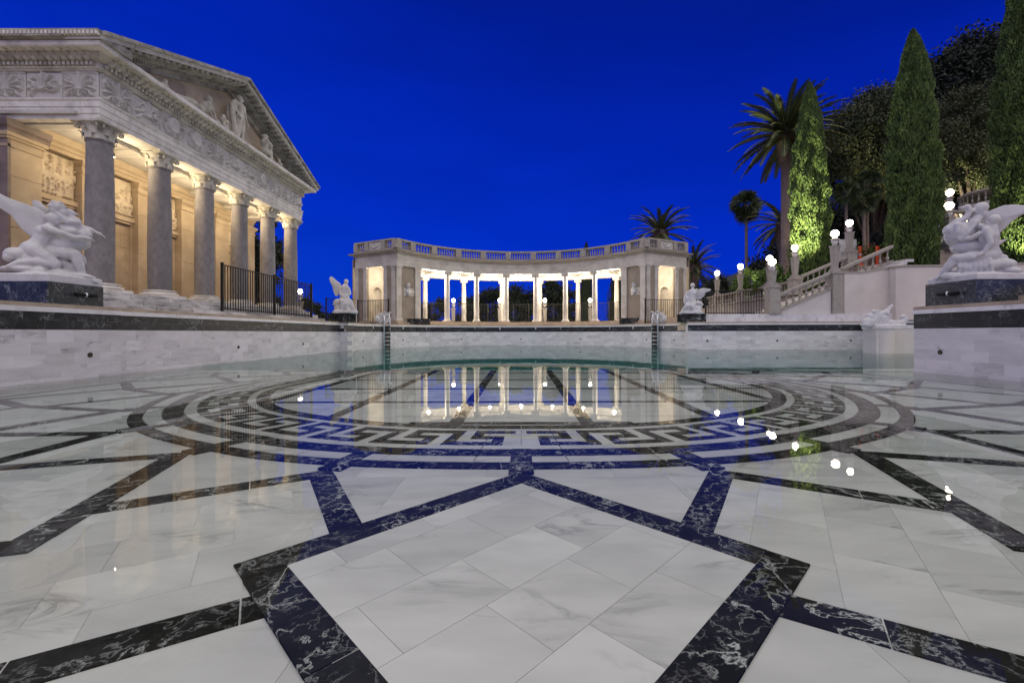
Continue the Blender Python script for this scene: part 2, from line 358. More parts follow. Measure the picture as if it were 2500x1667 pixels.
# border strips along the walls, crossing strips in the deep end and the alcove
for sx in (-1, 1):
    band((sx*8.45+.06, 1.0), (sx*8.45+.06, 9.4), .12, FZ-.008, .9)
    band((sx*8.3+.05, 9.6), (sx*8.3+.05, 22), .10, FZ-.008, .9)
for yy in (16.2, 17.7, 19.2, 20.7, 22.2, 23.7, 25.2, 26.7):
    hw = 8.3 if yy < 22 else math.sqrt(8.3**2-(yy-22.2)**2)
    band((-hw, yy), (hw, yy), .13, FZ-.006, 1.1)
for yy in (11.2, 13.4, 15.6, 17.8, 20.0, 21.8): band((8.9, yy), (17.4, yy), .12, FZ-.006, 1.1)
SD = 1.77; BW = .165
def fph(p):
    p = (p+PI) % (2*PI)-PI; return p-R(2.6)*math.sin(2*abs(p))*(1 if p > 0 else -1)*(1 if abs(p) < PI/2 else 0)
def square(phi, lvl, SD):
    phi = fph(phi); C = Vector(rp(RR[0]+.085, phi)); out = Vector((math.sin(phi), -math.cos(phi)))
    ca = math.cos(R(45)); rot = lambda v, a: Vector((v.x*math.cos(a)-v.y*math.sin(a), v.x*math.sin(a)+v.y*math.cos(a)))
    e1 = rot(out, R(45)); e2 = rot(out, R(-45))           # ccw / cw edges
    P = [C, C+e2*SD, C+(e1+e2)*SD, C+e1*SD]
    if area([tuple(p) for p in P]) and (P[1]-P[0]).cross(P[3]-P[0]) < 0: P = [P[0], P[3], P[2], P[1]]
    zi = FZ-.009+lvl; zb = FZ-.006+lvl
    w = BW; cen = (P[0]+P[2])/2
    I = [p+(cen-p).normalized()*w*math.sqrt(2) for p in P]
    # far ones: only inside the pool
    if all(abs(p.x) > 8.3 for p in P): return
    ang = math.atan2((P[1]-P[0]).y, (P[1]-P[0]).x)
    fill = [p+(cen-p).normalized()*w*.7 for p in P]
    slabs('marble_slab', [tuple(p) for p in fill], tuple(P[0]), ang, .47, .33, zi)
    for k in range(4):
        a, b = P[k], P[(k+1) % 4]; d = (b-a).normalized()
        ctr = 1 if (cen-a).cross(d) > 0 else -1      # interior on the right?
        a2 = a if k % 2 == 0 else a+d*w; b2 = b if k % 2 == 0 else b-d*w
        if ctr > 0: band(a2, b2, w, zb, .6)
        else: band(b2, a2, w, zb, .6)
for k in range(24):
    if k % 2: square(2*PI*k/24, 0, 1.69)
for k in range(24):
    if k % 2 == 0: square(2*PI*k/24, .006, 1.77)
# rings
def annulus(kind, r0, r1, n, z, ph0=0, gap=.0045):
    for i in range(n):
        a0 = ph0+2*PI*i/n; a1 = ph0+2*PI*(i+1)/n; k = 3 if n < 150 else 1
        o = [rp(r1-gap, a0+(a1-a0)*t/k+(gap/r1 if t == 0 else -gap/r1 if t == k else 0)) for t in range(k+1)]
        q = [rp(r0+gap, a0+(a1-a0)*t/k+(gap/r1 if t == 0 else -gap/r1 if t == k else 0)) for t in range(k, -1, -1)]
        piece(kind, o+q, z)
zr = FZ+.004
annulus('ring_stone', RR[1], RR[0], 96, zr); annulus('ring_slab', RR[2], RR[1], 48, zr, R(3.75))
annulus('ring_stone', RR[3], RR[2], 84, zr); annulus('ring_slab', RR[4], RR[3], 48, zr, R(3.75))
annulus('ring_stone', RR[7], RR[6], 72, zr); annulus('ring_slab', RR[6], RR[5], 48, zr, R(3.75))
annulus('ring_slab', RR[5], RR[4], 96, zr-.001)       # bed of the greek key
for k in range(24):     # short spokes joining the rings to every star point
    ph = fph(2*PI*k/24); hw = .084/RR[2]
    piece('border_stone', [rp(RR[3]-.0, ph-hw), rp(RR[0]+.12, ph-hw), rp(RR[0]+.12, ph+hw), rp(RR[3], ph+hw)], zr+.003)
# greek key, one tile per cell, mirrored about the pool's axis
rows = [RR[4]-(RR[4]-RR[5])*t/5 for t in range(6)]
cells = [(0, r) for r in range(5)]+[(c, 0) for c in range(1, 5)]+[(4, 1), (4, 2), (3, 2), (2, 2), (2, 3), (2, 4), (3, 4), (4, 4), (5, 4)]
ca = R(1.25)
for sgn in (-1, 1):
    for u in range(24):
        for (c, r) in cells:
            idx = .5+u*6+(6-c) ;  a1 = sgn*ca*idx; a0 = sgn*ca*(idx-1)
            if abs(a1) > PI+.001: continue
            gp = .0022; q = gp/5*sgn
            piece('key_tile', [rp(rows[r]-gp, a0+q), rp(rows[r]-gp, a1-q), rp(rows[r+1]+gp, a1-q), rp(rows[r+1]+gp, a0+q)], zr+.003)
    piece('key_tile', [rp(rows[0], 0), rp(rows[0], 0), rp(rows[5], 0)], zr)
for sgn in (-1, 1):
    for r in range(5):
        gp = .0016; a0 = sgn*ca*.5; a1 = sgn*ca*1.5; q = gp/5*sgn
# disc inside the rings with its square grid of black strips
disc = [rp(RR[7]-.002, 2*PI*i/72) for i in range(72)]
slabs('marble_slab', disc, (0, 4.8), 0, .75, .5, zr-.003)
for yy in (4.81, 6.30, 7.79, 9.29, 10.80, 12.3):
    xs = [p for p in disc]; hw = 0
    for i in range(72):
        p, q = disc[i], disc[(i+1) % 72]
        if (p[1]-yy)*(q[1]-yy) <= 0 and p[1] != q[1]: hw = max(hw, abs(p[0]+(q[0]-p[0])*(yy-p[1])/(q[1]-p[1])))
    if hw > .5: band((-hw, yy+.065), (hw, yy+.065), .13, zr, .75)
for xx in (-3.7, -2.25, -.73, .73, 2.25, 3.7):
    ys = []
    for i in range(72):
        p, q = disc[i], disc[(i+1) % 72]
        if (p[0]-xx)*(q[0]-xx) <= 0 and p[0] != q[0]: ys.append(p[1]+(q[1]-p[1])*(xx-p[0])/(q[0]-p[0]))
    band((xx-.08, min(ys)), (xx-.08, max(ys)), .16, zr+.0015, .75)
for kind, lst in FL.items():
    m = 'floor_marble' if 'slab' in kind else 'black_marble'
    sc = sorted(lst, key=lambda t: -proj_size(t[0])[0]); big = [t for t in sc[:285] if proj_size(t[0])[0] > 60]; rest = [t for t in lst if not any(t is b for b in big)]
    for p, z in big: B(fpr(MB(), p, FZ-.02, z), kind, m, pool_floor)
    mb = MB()
    for p, z in rest: fpr(mb, p, FZ-.02, z)
    if rest: B(mb, kind, m, pool_floor, kind='stuff')
# ============================================================ WATER
wp = [(-8.62, -3.0), (8.76, -3.0), (8.76, 9.72), (17.58, 9.72), (17.58, 22.4), (8.72, 22.4)]+[(8.74*math.cos(R(a)), 22.4+8.6*math.sin(R(a))) for a in range(6, 180, 6)]+[(-8.74, 22.2), (-8.5, 21.2), (-8.78, 21.1), (-8.78, 9.4), (-8.62, 9.4)]
B(MB().prism(wp, -2.95, 0), 'pool_water', 'water', kind='structure')
# ============================================================ POOL WALLS
DZ = 1.43
def tile_mesh(L, H, m):
    return cm('tile%d_%d_%s' % (round(L*1000), round(H*1000), m), lambda: MB().box(-L/2+.0006, L/2-.0006, -.012, .012, .0006, H-.0006), m)
def pool_wall(path, label=None, upper=True, jets=()):
    """path with the pool to its RIGHT"""
    w = put('pool_wall', MB().sweep(path, [(-.02, -2.8), (-.02, 1.27), (-.34, 1.27), (-.34, -2.8)]).mesh('pool_wall'), 'grout', kind='structure')
    P = [Vector(p) for p in path]; L = [0]
    for a, b in zip(P, P[1:]): L.append(L[-1]+(b-a).length)
    def pos(s):
        for i in range(len(P)-1):
            if s <= L[i+1] or i == len(P)-2:
                t = (s-L[i])/(L[i+1]-L[i]); d = (P[i+1]-P[i]).normalized(); return P[i]+(P[i+1]-P[i])*t, math.atan2(d.y, d.x)
    rowsz = [(FZ-.02+i*.216, .216, 'wall_marble', .50) for i in range(5)]+[(.95, .17, 'band_marble', .44), (1.12, .15, 'band_marble', .88)]
    for ri, (z, h, m, tl) in enumerate(rowsz):
        n = max(1, round(L[-1]/tl)); tl = L[-1]/n; off = (ri % 2)*.5
        for i in range(n+(1 if off else 0)):
            s0 = max(0, (i-off)*tl); s1 = min(L[-1], (i+1-off)*tl)
            if s1-s0 < .02: continue
            c, a = pos((s0+s1)/2); nn = Vector((math.sin(a), -math.cos(a)))
            zz = z+(0 if ri < 5 else 0)
            put('marble_tile' if ri < 5 else 'black_tile', tile_mesh(s1-s0, h if ri != 4 else .95-z, m), None, w, (c.x-nn.x*.01+nn.x*random.uniform(0, .0012), c.y-nn.y*.01, zz), a)
    B(MB().sweep(path, [(.035, 1.272), (.035, 1.36), (-.42, 1.36), (-.42, 1.272)]), 'coping', 'coping_marble', w)
    B(MB().sweep(path, [(.01, 1.362), (.01, DZ+.003), (-.46, DZ+.003), (-.46, 1.362)]), 'deck_edge', 'tan_stone', w)
    for s in jets:
        c, a = pos(s); nn = Vector((math.sin(a), -math.cos(a)))
        j = MB(); j.M = Matrix.Translation((c.x+nn.x*.012, c.y+nn.y*.012, .45)) @ Matrix.Rotation(a, 4, 'Z') @ Matrix.Rotation(R(90), 4, 'X')
        j.lathe([(.048, -.01), (.050, .004), (.034, .010), (.030, .004), (.012, .002)], n=14); B(j, 'water_jet', 'brass', w)
    return w
pool_wall([(-8.65, 2.0), (-8.65, 9.38)], jets=(6.7,))
pool_wall([(-8.80, 9.40), (-8.80, 21.1)], jets=(4.1, 8.1))
pool_wall([(-8.80, 21.1), (-8.44, 21.12), (-8.44, 21.9)])
arc = [(8.76*math.sin(R(a)), 22.2+8.76*math.cos(R(a))) for a in np.linspace(-91, 88, 46)]
al = 8.76*R(1)
pool_wall(arc, jets=[(91+a)*al for a in (-89, -80, -57, -28, 0, 28, 61, 77)])
pool_wall([(8.62, 22.40), (17.6, 22.40)], jets=(1.0, 4.6, 8.4))
pool_wall([(17.6, 22.4), (17.6, 9.7)], jets=(4,))
pool_wall([(17.6, 9.72), (8.80, 9.72)])
pool_wall([(8.80, 9.70), (8.80, 2.0)], jets=(.6, 4.6))
# ============================================================ DECKS, GROUND
dk = MB().box(-60, -9.1, -12, 48, 1.0, DZ)
dk.box(9.1, 60, -12, 9.40, 1.0, DZ); dk.box(17.9, 60, 9.40, 48, 1.0, DZ); dk.box(8.6, 17.9, 22.75, 48, 1.0, DZ)
dk.prism([(-9.1, 21.5)]+[(9.02*math.sin(R(a)), 22.2+9.02*math.cos(R(a))) for a in np.linspace(-90, 0, 24)]+[(0, 48), (-9.1, 48)], 1.0, DZ)
dk.prism([(0, 48), (0, 31.22)]+[(9.02*math.sin(R(a)), 22.2+9.02*math.cos(R(a))) for a in np.linspace(0, 75, 20)]+[(8.6, 48)], 1.0, DZ)
put('pool_deck', dk.mesh('pool_deck'), 'tan_stone', kind='structure')
gn = MB(); N_ = 40; ax = [-1500+3000*(i/N_)**1 for i in range(N_+1)]
for j in ax:
    for i in ax: gn.v.append((i, j+200, -3.2-.004*max(0, math.hypot(i, j+200)-60)))
gn.f = [(j*(N_+1)+i, j*(N_+1)+i+1, (j+1)*(N_+1)+i+1, (j+1)*(N_+1)+i) for j in range(N_) for i in range(N_)]
put('ground', gn.mesh('ground'), 'ground_soil', kind='structure')
# ============================================================ carved height-field relief
def relief(w, h, shapes, nx=56, nz=42, depth=.04, base=.012):
    """front faces local -Y ; x along, z up ; shapes: capsules (x0,z0,x1,z1,r0,r1,height)"""
    xs = np.linspace(0, w, nx+1); zs = np.linspace(0, h, nz+1); X, Z = np.meshgrid(xs, zs); H = np.zeros_like(X)
    for (x0, z0, x1, z1, r0, r1, hh) in shapes:
        dx, dz = x1-x0, z1-z0; L2 = dx*dx+dz*dz+1e-9
        t = np.clip(((X-x0)*dx+(Z-z0)*dz)/L2, 0, 1); d = np.hypot(X-x0-dx*t, Z-z0-dz*t); r = r0+(r1-r0)*t
        H = np.maximum(H, hh*np.sqrt(np.clip(1-(d/r)**2, 0, 1)))
    ed = np.minimum(np.minimum(X, w-X), np.minimum(Z, h-Z)); Y = -(base+H*depth)*(ed > 1e-6)
    v = [(float(a), float(b), float(c)) for a, b, c in zip(X.ravel(), Y.ravel(), Z.ravel())]
    f = [(j*(nx+1)+i, j*(nx+1)+i+1, (j+1)*(nx+1)+i+1, (j+1)*(nx+1)+i) for j in range(nz) for i in range(nx)]
    mb = MB(); mb.add(v, f); return mb
def spiral(cx, cz, r, turns=1.6, d=1, w=.02, a0=0):
    out = []; n = 14; last = None
    for i in range(n+1):
        t = i/n; a = a0+d*t*turns*2*PI; q = r*(1-t*.85); p = (cx+q*math.cos(a), cz+q*math.sin(a))
        if last: out.append((last[0], last[1], p[0], p[1], w*(1-t*.4), w*(1-t*.4), 1))
        last = p
    out.append((cx, cz, cx, cz, r*.28, r*.28, 1.2)); return out
def palmette(w, h, var=0):
    s = []; c = w*.5; b = h*.30
    for k in range(-4, 5):
        a = R(90-k*19); L = h*(.64-.035*abs(k)); x = c; z = b; n = 4; px, pz = x, z
        for i in range(1, n+1):
            t = i/n; aa = a+R(k*(-9 if var == 0 else 12))*t*t; nx_ = c+math.cos(aa)*L*t; nz_ = b+math.sin(aa)*L*t
            s.append((px, pz, nx_, nz_, .012+.018*t, .014+.022*t, 1)); px, pz = nx_, nz_
        s.append((px, pz, px, pz, .042, .042, 1.15))
    s += spiral(c-w*.13, h*.2, h*.13, d=1, w=.019, a0=R(20))+spiral(c+w*.13, h*.2, h*.13, d=-1, w=.019, a0=R(160))
    s += [(c, h*.05, c, b, .03, .022, 1)]
    for sg in (-1, 1):
        px, pz = c+sg*w*.27, h*.12
        for i in range(1, 9):
            t = i/8; q = (c+sg*w*(.27+.16*math.sin(t*2.6)), h*(.12+.78*t)); s.append((px, pz, *q, .014, .014, .8)); px, pz = q
        s += spiral(c+sg*w*.36, h*.72, h*.10, d=sg, w=.015)
    s += [(w*.03, h*.03, w*.97, h*.03, .02, .02, .6), (w*.03, h*.97, w*.97, h*.97, .02, .02, .6)]
    return s
def scene_relief(w, h, seed):
    rnd = random.Random(seed); s = []
    for k in range(4):        # riders and walking figures in low relief
        x = w*(.14+.24*k)+rnd.uniform(-.06, .06); z = h*rnd.uniform(.28, .58); u = rnd.choice((-1, 1)); q = h*rnd.uniform(.30, .46)
        s += [(x-u*q*.42, z, x+u*q*.34, z+q*.05, q*.19, q*.22, 1), (x+u*q*.32, z+q*.08, x+u*q*.58, z+q*.52, q*.15, q*.10, 1), (x+u*q*.58, z+q*.52, x+u*q*.80, z+q*.32, q*.09, q*.055, 1)]
        for lx, k2 in ((-.42, .3), (-.30, -.1), (.28, .3), (.36, .05)):
            s += [(x+u*q*lx, z-q*.1, x+u*q*(lx+k2), z-q*.42, q*.085, q*.05, .9), (x+u*q*(lx+k2), z-q*.42, x+u*q*(lx+k2*.3), z-q*.72, q*.05, q*.035, .9)]
        s += [(x, z+q*.18, x-u*q*.04, z+q*.72, q*.13, q*.16, 1.2), (x+u*q*.02, z+q*.98, x+u*q*.02, z+q*1.0, q*.12, q*.12, 1.2), (x, z+q*.65, x+u*q*.38, z+q*.5, q*.06, q*.045, 1.2), (x-u*q*.4, z+q*.1, x-u*q*.75, z-q*.3, q*.07, q*.03, .8), (x-u*q*.1, z+q*.7, x-u*q*.45, z+q*.38, q*.12, q*.05, .8)]
    for k in range(11): x = rnd.uniform(.05, .95)*w; s.append((x, h*.04, x+rnd.uniform(-.05, .15), h*rnd.uniform(.05, .16), .035, .03, .8))
    return s
def bust_relief(w, h):
    c = w/2; return [(c, h*.72, c, h*.8, w*.17, w*.16, 1.3), (c-w*.02, h*.5, c, h*.68, w*.1, w*.1, 1), (c-w*.22, h*.25, c+w*.22, h*.25, w*.2, w*.2, 1.2), (c, h*.12, c, h*.4, w*.26, w*.2, 1.2), (c-w*.1, h*.7, c-w*.14, h*.5, w*.07, w*.06, 1)]
def swag_relief(w, h):
    s = []; px, pz = w*.12, h*.75
    for i in range(1, 13):
        t = i/12; q = (w*(.12+.76*t), h*(.75-.45*math.sin(t*PI))); s.append((px, pz, *q, .028+.02*math.sin(t*PI), .03+.02*math.sin(t*PI), 1)); px, pz = q
    s += [(w*.12, h*.8, w*.10, h*.2, .025, .02, .8), (w*.88, h*.8, w*.9, h*.2, .025, .02, .8), (w*.5, h*.7, w*.5, h*.7, .05, .05, 1.2)]
    return s
def arch_recess(mb, W_, H_, cx, rw, spring, depth, n=12):
    """wall panel in local x,z facing -Y with an arched niche (half round plan)"""
    arch_ = [(cx-rw, 0), (cx-rw, spring)]+[(cx-rw*math.cos(PI*i/n), spring+rw*math.sin(PI*i/n)) for i in range(1, n)]+[(cx+rw, spring), (cx+rw, 0)]
    k = len(arch_); outer = []
    for (x, z) in arch_:
        if z <= spring+1e-6: outer.append((0 if x < cx else W_, z))
        else:
            a = math.atan2(z-spring, x-cx); tx = (W_-cx)/max(1e-6, math.cos(a)) if a < PI/2 else (-cx)/min(-1e-6, math.cos(a)); tz = (H_-spring)/math.sin(a)
            t = min(tx, tz); outer.append((cx+math.cos(a)*t, spring+math.sin(a)*t))
    mb.add([(x, 0, z) for x, z in arch_]+[(x, 0, z) for x, z in outer]+[(0, 0, H_), (W_, 0, H_)], [(i, k+i, k+i+1, i+1) for i in range(k-1)])
    # corner triangles
    L = [i for i in range(k) if abs(outer[i][0]) < 1e-6]; i0 = max(L); Rr = [i for i in range(k) if abs(outer[i][0]-W_) < 1e-6]; i1 = min(Rr)
    mb.add([(outer[i0][0], 0, outer[i0][1]), (outer[i0+1][0], 0, outer[i0+1][1]), (0, 0, H_)], [(0, 2, 1)])
    mb.add([(outer[i1][0], 0, outer[i1][1]), (outer[i1-1][0], 0, outer[i1-1][1]), (W_, 0, H_)], [(0, 1, 2)])
    m = 8; vs = []
    for (x, z) in arch_:
        for j in range(m+1):
            b = PI/2*j/m; r_ = (cx-x); vs.append((cx-r_*math.cos(b) if 1 else x, depth*math.sin(b)*(1), z if z <= spring else spring+(z-spring)*math.cos(b)))
    fs = [(i*(m+1)+j, (i+1)*(m+1)+j, (i+1)*(m+1)+j+1, i*(m+1)+j+1) for i in range(k-1) for j in range(m)]
    mb.add(vs, fs)
    return mb
# ============================================================ TEMPLE
XC = -11.0; YC = [11.34+1.876*i for i in range(6)]; YM = (YC[0]+YC[5])/2; ZB = 1.94
temple = thing('temple', 'ancient temple front with carved pediment on a six-column porch, left of the pool', 'temple', (XC, YM, DZ))
def T(name, mb, m, smooth=False, parent=None, **k):
    o = put(name, mb.mesh(name, smooth) if isinstance(mb, MB) else mb, m, parent or temple, **k)
    if parent is None: o.matrix_parent_inverse = Matrix.Translation((-XC, -YM, -DZ))
    return o
for i, (x0, z1) in enumerate(((-9.72, 1.60), (-10.07, 1.77), (-10.42, ZB))):
    for j in range(9):
        y0 = 10.35-i*.0+j*1.24; T('step_stone', MB().box(-11.9+i*.6, x0+random.uniform(-.012, .012), y0+.004, y0+1.232, z1-.17+.002, z1+random.uniform(-.006, .004)), 'step_marble')
T('floor', MB().box(-17, -10.44, 10.5, 21.5, ZB-.16, ZB-.012), 'tan_stone')
# column
def col_shaft():
    prof = [(.29-.025*(t**1.7)+.010*math.sin(t*PI), .26+3.62*t) for t in np.linspace(0, 1, 14)]
    prof = [(.312, .24), (.312, .262)]+prof+[(.285, 3.885), (.295, 3.91), (.285, 3.93)]
    return MB().lathe(prof, n=28)
def col_base():
    mb = MB().box(-.46, .46, -.46, .46, 0, .085)
    mb.lathe([(.44, .085), (.47, .11), (.455, .15), (.39, .165), (.385, .19), (.415, .20), (.42, .225), (.37, .24)], n=28); return mb
def col_cap():
    mb = MB(); z0 = 3.93
    mb.lathe([(.30, z0), (.295, z0+.1), (.31, z0+.25), (.36, z0+.36), (.42, z0+.385)], n=20)
    for row, (zz, hh, r, n, w) in enumerate(((z0, .19, .30, 8, .085), (z0+.12, .20, .31, 8, .08))):
        for k in range(n):
            a = 2*PI*(k+.5*row)/n; ca, sa = math.cos(a), math.sin(a); vs = []; fs = []
            for j in range(6):
                t = j/5; rr = r+.012+.075*t**2.2+(.02 if t > .9 else 0); z = zz+hh*math.sin(t*PI*.56)/1.0; ww = w*(1-.55*t*t)*(1+.22*(j % 2))
                for s_ in (-1, 0, 1): bulge = .022*(1-abs(s_)); vs.append(((rr+bulge)*ca-s_*ww*sa, (rr+bulge)*sa+s_*ww*ca, z))
            for j in range(5):
                for q in range(2): fs.append((j*3+q, j*3+q+1, j*3+q+4, j*3+q+3))
            mb.add(vs, fs)
    for k in range(4):
        a = PI/4+k*PI/2
        for s_ in (-1, 1):
            pts = []
            for j in range(9):
                t = j/8; q = a+s_*(.16-.02*t); rr = .42+.05*math.cos(t*8); pts.append(((rr)*math.cos(q), rr*math.sin(q), z0+.30+.05*math.sin(t*8)*(1-t*.6)))
            mb.tube(pts, .018, 5)
    ab = []
    for k in range(4):
        a = PI/4+k*PI/2; ab.append((.55*math.cos(a-.06), .55*math.sin(a-.06))); ab.append((.55*math.cos(a+.06), .55*math.sin(a+.06)))
        for t in (.25, .5, .75): q = a+PI/2*t; rr = .55-.14*math.sin(t*PI); rr *= 1/ max(abs(math.cos(q-a-PI/4)), .707)*.86; ab.append((rr*math.cos(q), rr*math.sin(q)))
    mb.prism(ab, z0+.385, z0+.44); return mb
for i, y in enumerate(YC):
    pm = 'granite'
    a = T('column', cm('shaft', col_shaft, 'granite', 40), None, loc=(XC, y, ZB), rz=random.choice((0, 1, 2, 3))*PI/2)
    b = put('base', cm('base', col_base, 'pale_stone' , 40), None, a); c = put('capital', cm('capital', col_cap, 'old_marble', 50), None, a)
# entablature
pth = [(-17.5, 10.98), (-10.66, 10.98), (-10.66, 21.08), (-17.5, 21.08)]
def blocks(name, prof, m, cuts_side, cuts_front, j=.006):
    """one carved block per length, real open joints between them, an L-shaped block at the near corner"""
    X = [-17.5]+cuts_side; Y = cuts_front
    for x0, x1 in zip(X, X[1:]): T(name, MB().sweep([(x0, 10.98), (x1-j, 10.98)], prof), m)
    T(name, MB().sweep([(X[-1], 10.98), (-10.66, 10.98), (-10.66, Y[0])], prof), m)
    for y0, y1 in zip(Y, Y[1:]): T(name, MB().sweep([(-10.66, y0+j), (-10.66, y1)], prof), m)
    T(name, MB().sweep([(-10.66, Y[-1]+j), (-10.66, 21.08), (-17.5, 21.08)], prof), m)
blocks('architrave_block', [(0, 6.31), (0, 6.44), (.02, 6.445), (.02, 6.60), (.04, 6.605), (.04, 6.74), (.075, 6.78), (.075, 6.81), (-.62, 6.81), (-.62, 6.31)], 'pale_stone', [-15.2, -13.1, -11.1], [11.5, 13.32, 15.0, 15.35, 16.95, 18.8])
T('frieze_core', MB().sweep(pth, [(-.02, 6.812), (-.02, 7.49), (-.6, 7.49), (-.6, 6.812)]), 'old_marble')
pw = .918
for v_ in range(3): CACHE['fz%d' % v_] = None
def fz(v_):
    def f(): return relief(pw-.012, .665, palmette(pw-.012, .665, v_) if v_ < 2 else palmette(pw-.012, .665, 0)[:40]+spiral(.25, .33, .2, d=1)+spiral(.66, .33, .2, d=-1), depth=.085)
    return f
CACHE.clear() if 0 else None
for v_ in range(3):
    CACHE.pop('fz%d' % v_)
fzm = [fz(v_)().mesh('frieze_panel', True) for v_ in range(3)]
for q in fzm: q.materials.append(MATS['frieze_marble'])
def panel(me, org, ang, m=None): 
    o = T('frieze_panel', me, m, parent=None, loc=(org[0], org[1], org[2]), rz=ang); return o
for i in range(11): panel(fzm[(i*2+i//3) % 3], (-10.66+.02-.02, 10.985+i*pw, 6.818), R(90))
for i in range(7): panel(fzm[(i+1) % 3 if i % 3 else 0], (-10.66-(i+1)*pw, 10.98, 6.818), 0)
T('bed_moulding', MB().sweep(pth, [(-.1, 7.492), (.07, 7.492), (.07, 7.52), (.11, 7.535), (.11, 7.58), (.09, 7.585), (.09, 7.69), (.13, 7.70), (.26, 7.76), (.30, 7.83), (.30, 7.835), (-.1, 7.835)]), 'old_marble')
blocks('corona_block', [(-.4, 7.84), (.47, 7.84), (.50, 7.86), (.50, 7.965), (-.4, 7.965)], 'pale_stone', [-15.6, -13.9, -12.3, -11.6], [12.2, 12.75, 14.1, 15.6, 16.9, 18.5, 19.9])
orn = MB()
def walk(step, f):
    for (a, b, ang) in ((Vector((-16.5, 10.98)), Vector((-10.66, 10.98)), 0), (Vector((-10.66, 10.98)), Vector((-10.66, 21.08)), R(90))):
        d = (b-a); L = d.length; d /= L; n = int(L/step); nn = Vector((d.y, -d.x))
        for i in range(n+1): f(a+d*(i+.5)*L/(n+1), nn, ang)
def dent(p, n, a): orn.at(p.x+n.x*.09, p.y+n.y*.09, 7.595, a).box(-.036, .036, -.07, 0, 0, .088); orn.M = None
def egg(p, n, a): orn.ell((p.x+n.x*.20, p.y+n.y*.20, 7.738), (.075, .075, .068), 8, 6)
def bead(p, n, a): orn.ell((p.x+n.x*.10, p.y+n.y*.10, 7.555), (.03, .03, .026), 6, 4)
def rose(p, n, a): orn.ell((p.x+n.x*.40, p.y+n.y*.40, 7.835), (.05, .05, .022), 7, 4)
def dart(p, n, a): orn.at(p.x+n.x*.31, p.y+n.y*.31, 7.775, a).box(-.012, .012, -.02, .02, 0, .06); orn.M = None
walk(.115, dent); walk(.19, egg); walk(.075, bead); walk(.23, rose); walk(.19, dart)
T('carved_mouldings', orn, 'old_marble', 50, kind='stuff')
# side sima, roof and pediment
yl, yr_, zt, apx = YM-5.68, YM+5.68, 7.97, 10.12
T('sima', MB().sweep([(-17.5, 10.98), (-10.09, 10.98)], [(-.3, 7.967), (.50, 7.967), (.50, 7.99), (.56, 8.03), (.62, 8.12), (.62, 8.17), (-.3, 8.17)]), 'roof_stone')
rope = MB()
for i in range(72): rope.at(-10.12-i*.1, 10.98-.60, 8.03, 0).box(-.028, .028, -.045, .03, 0, .085); rope.M = None
T('sima_carving', rope, 'pale_stone', kind='stuff')
def roofz(y): return zt+(apx-zt)*(1-abs(y-YM)/5.68)
roof = MB(); roof.prismX([(yl, zt+.18), (YM, apx+.16), (yr_, zt+.18), (yr_, zt+.02), (YM, apx), (yl, zt+.02)], -17.5, -10.95); T('roof', roof, 'roof_stone')
T('tympanum', MB().prismX([(YM-5.3, zt), (YM, apx-.12), (YM+5.3, zt)], -11.1, -10.86), 'relief_stone')
def rake(o, d0, d1, x1, m, name='raking_cornice', seg=5):
    for sg in (-1, 1):
        for i in range(seg):
            t0, t1 = i/seg+.0015, (i+1)/seg-.0015; p = []
            ts_ = max(0, (-d0-.0)/(apx-zt)) if d0 < 0 else 0; t0, t1 = ts_+(1-ts_)*t0, ts_+(1-ts_)*t1
            for t, d in ((t0, d0), (t1, d0), (t1, d1), (t0, d1)):
                y = YM+sg*(5.60*(1-t)); z = zt+(apx-zt)*t+d; z = z if d0 else z; p.append((y, z))
            if sg > 0: p = p[::-1]
            T(name, MB().prismX(p, -11.0, x1+random.uniform(-.006, .006)), m)
rake(0, .09, .19, -9.98, 'roof_stone', 'raking_sima', 6); rake(0, .0, .088, -10.08, 'pale_stone', 'raking_corona', 6)
for d0, d1, x1 in ((-.14, -.002, -10.42), (-.25, -.142, -10.60), (-.36, -.252, -10.72)): rake(0, d0, d1, x1, 'roof_stone', 'raking_moulding', 4)
rk = MB()
for sg in (-1, 1):
    for i in range(24):
        t = (i+.5)/24; y = YM+sg*5.5*(1-t); z = roofz(y)
        rk.box(-10.45, -10.14, y-.06, y+.06, z-.10, z-.012)
    for i in range(60):
        t = (i+.5)/60; y = YM+sg*5.4*(1-t); z = roofz(y); rk.box(-10.60, -10.53, y-.028, y+.028, z-.23, z-.155)
T('raking_brackets', rk, 'roof_stone', kind='stuff')
# pediment and porch interior
XW = -13.2
T('ceiling', MB().box(-13.6, -11.2, 10.9, 21.2, 6.42, 6.5), 'colonnade_stone')
T('ceiling_moulding', MB().sweep([(-11.28, 11.4), (-11.28, 20.7)], [(0, 6.2), (-.10, 6.30), (-.14, 6.418), (0, 6.418)]), 'pale_stone')
for i in range(5):
    y = (YC[i]+YC[i+1])/2
    for yy in (YC[i],): T('ceiling_beam', MB().box(-12.95, -11.29, yy-.12, yy+.12, 6.28, 6.418), 'colonnade_stone')
T('wall_beam', MB().sweep([(-13.0, 11.0), (-13.0, 21.1)], [(.0, 5.98), (.0, 6.10), (.03, 6.105), (.03, 6.2), (.10, 6.25), (.16, 6.415), (-.4, 6.415), (-.4, 5.98)]), 'sandstone')
T('porch_wall', MB().box(-14.2, XW-.035, 10.98, 21.1, ZB-.2, 6.4), 'unlit_stone')
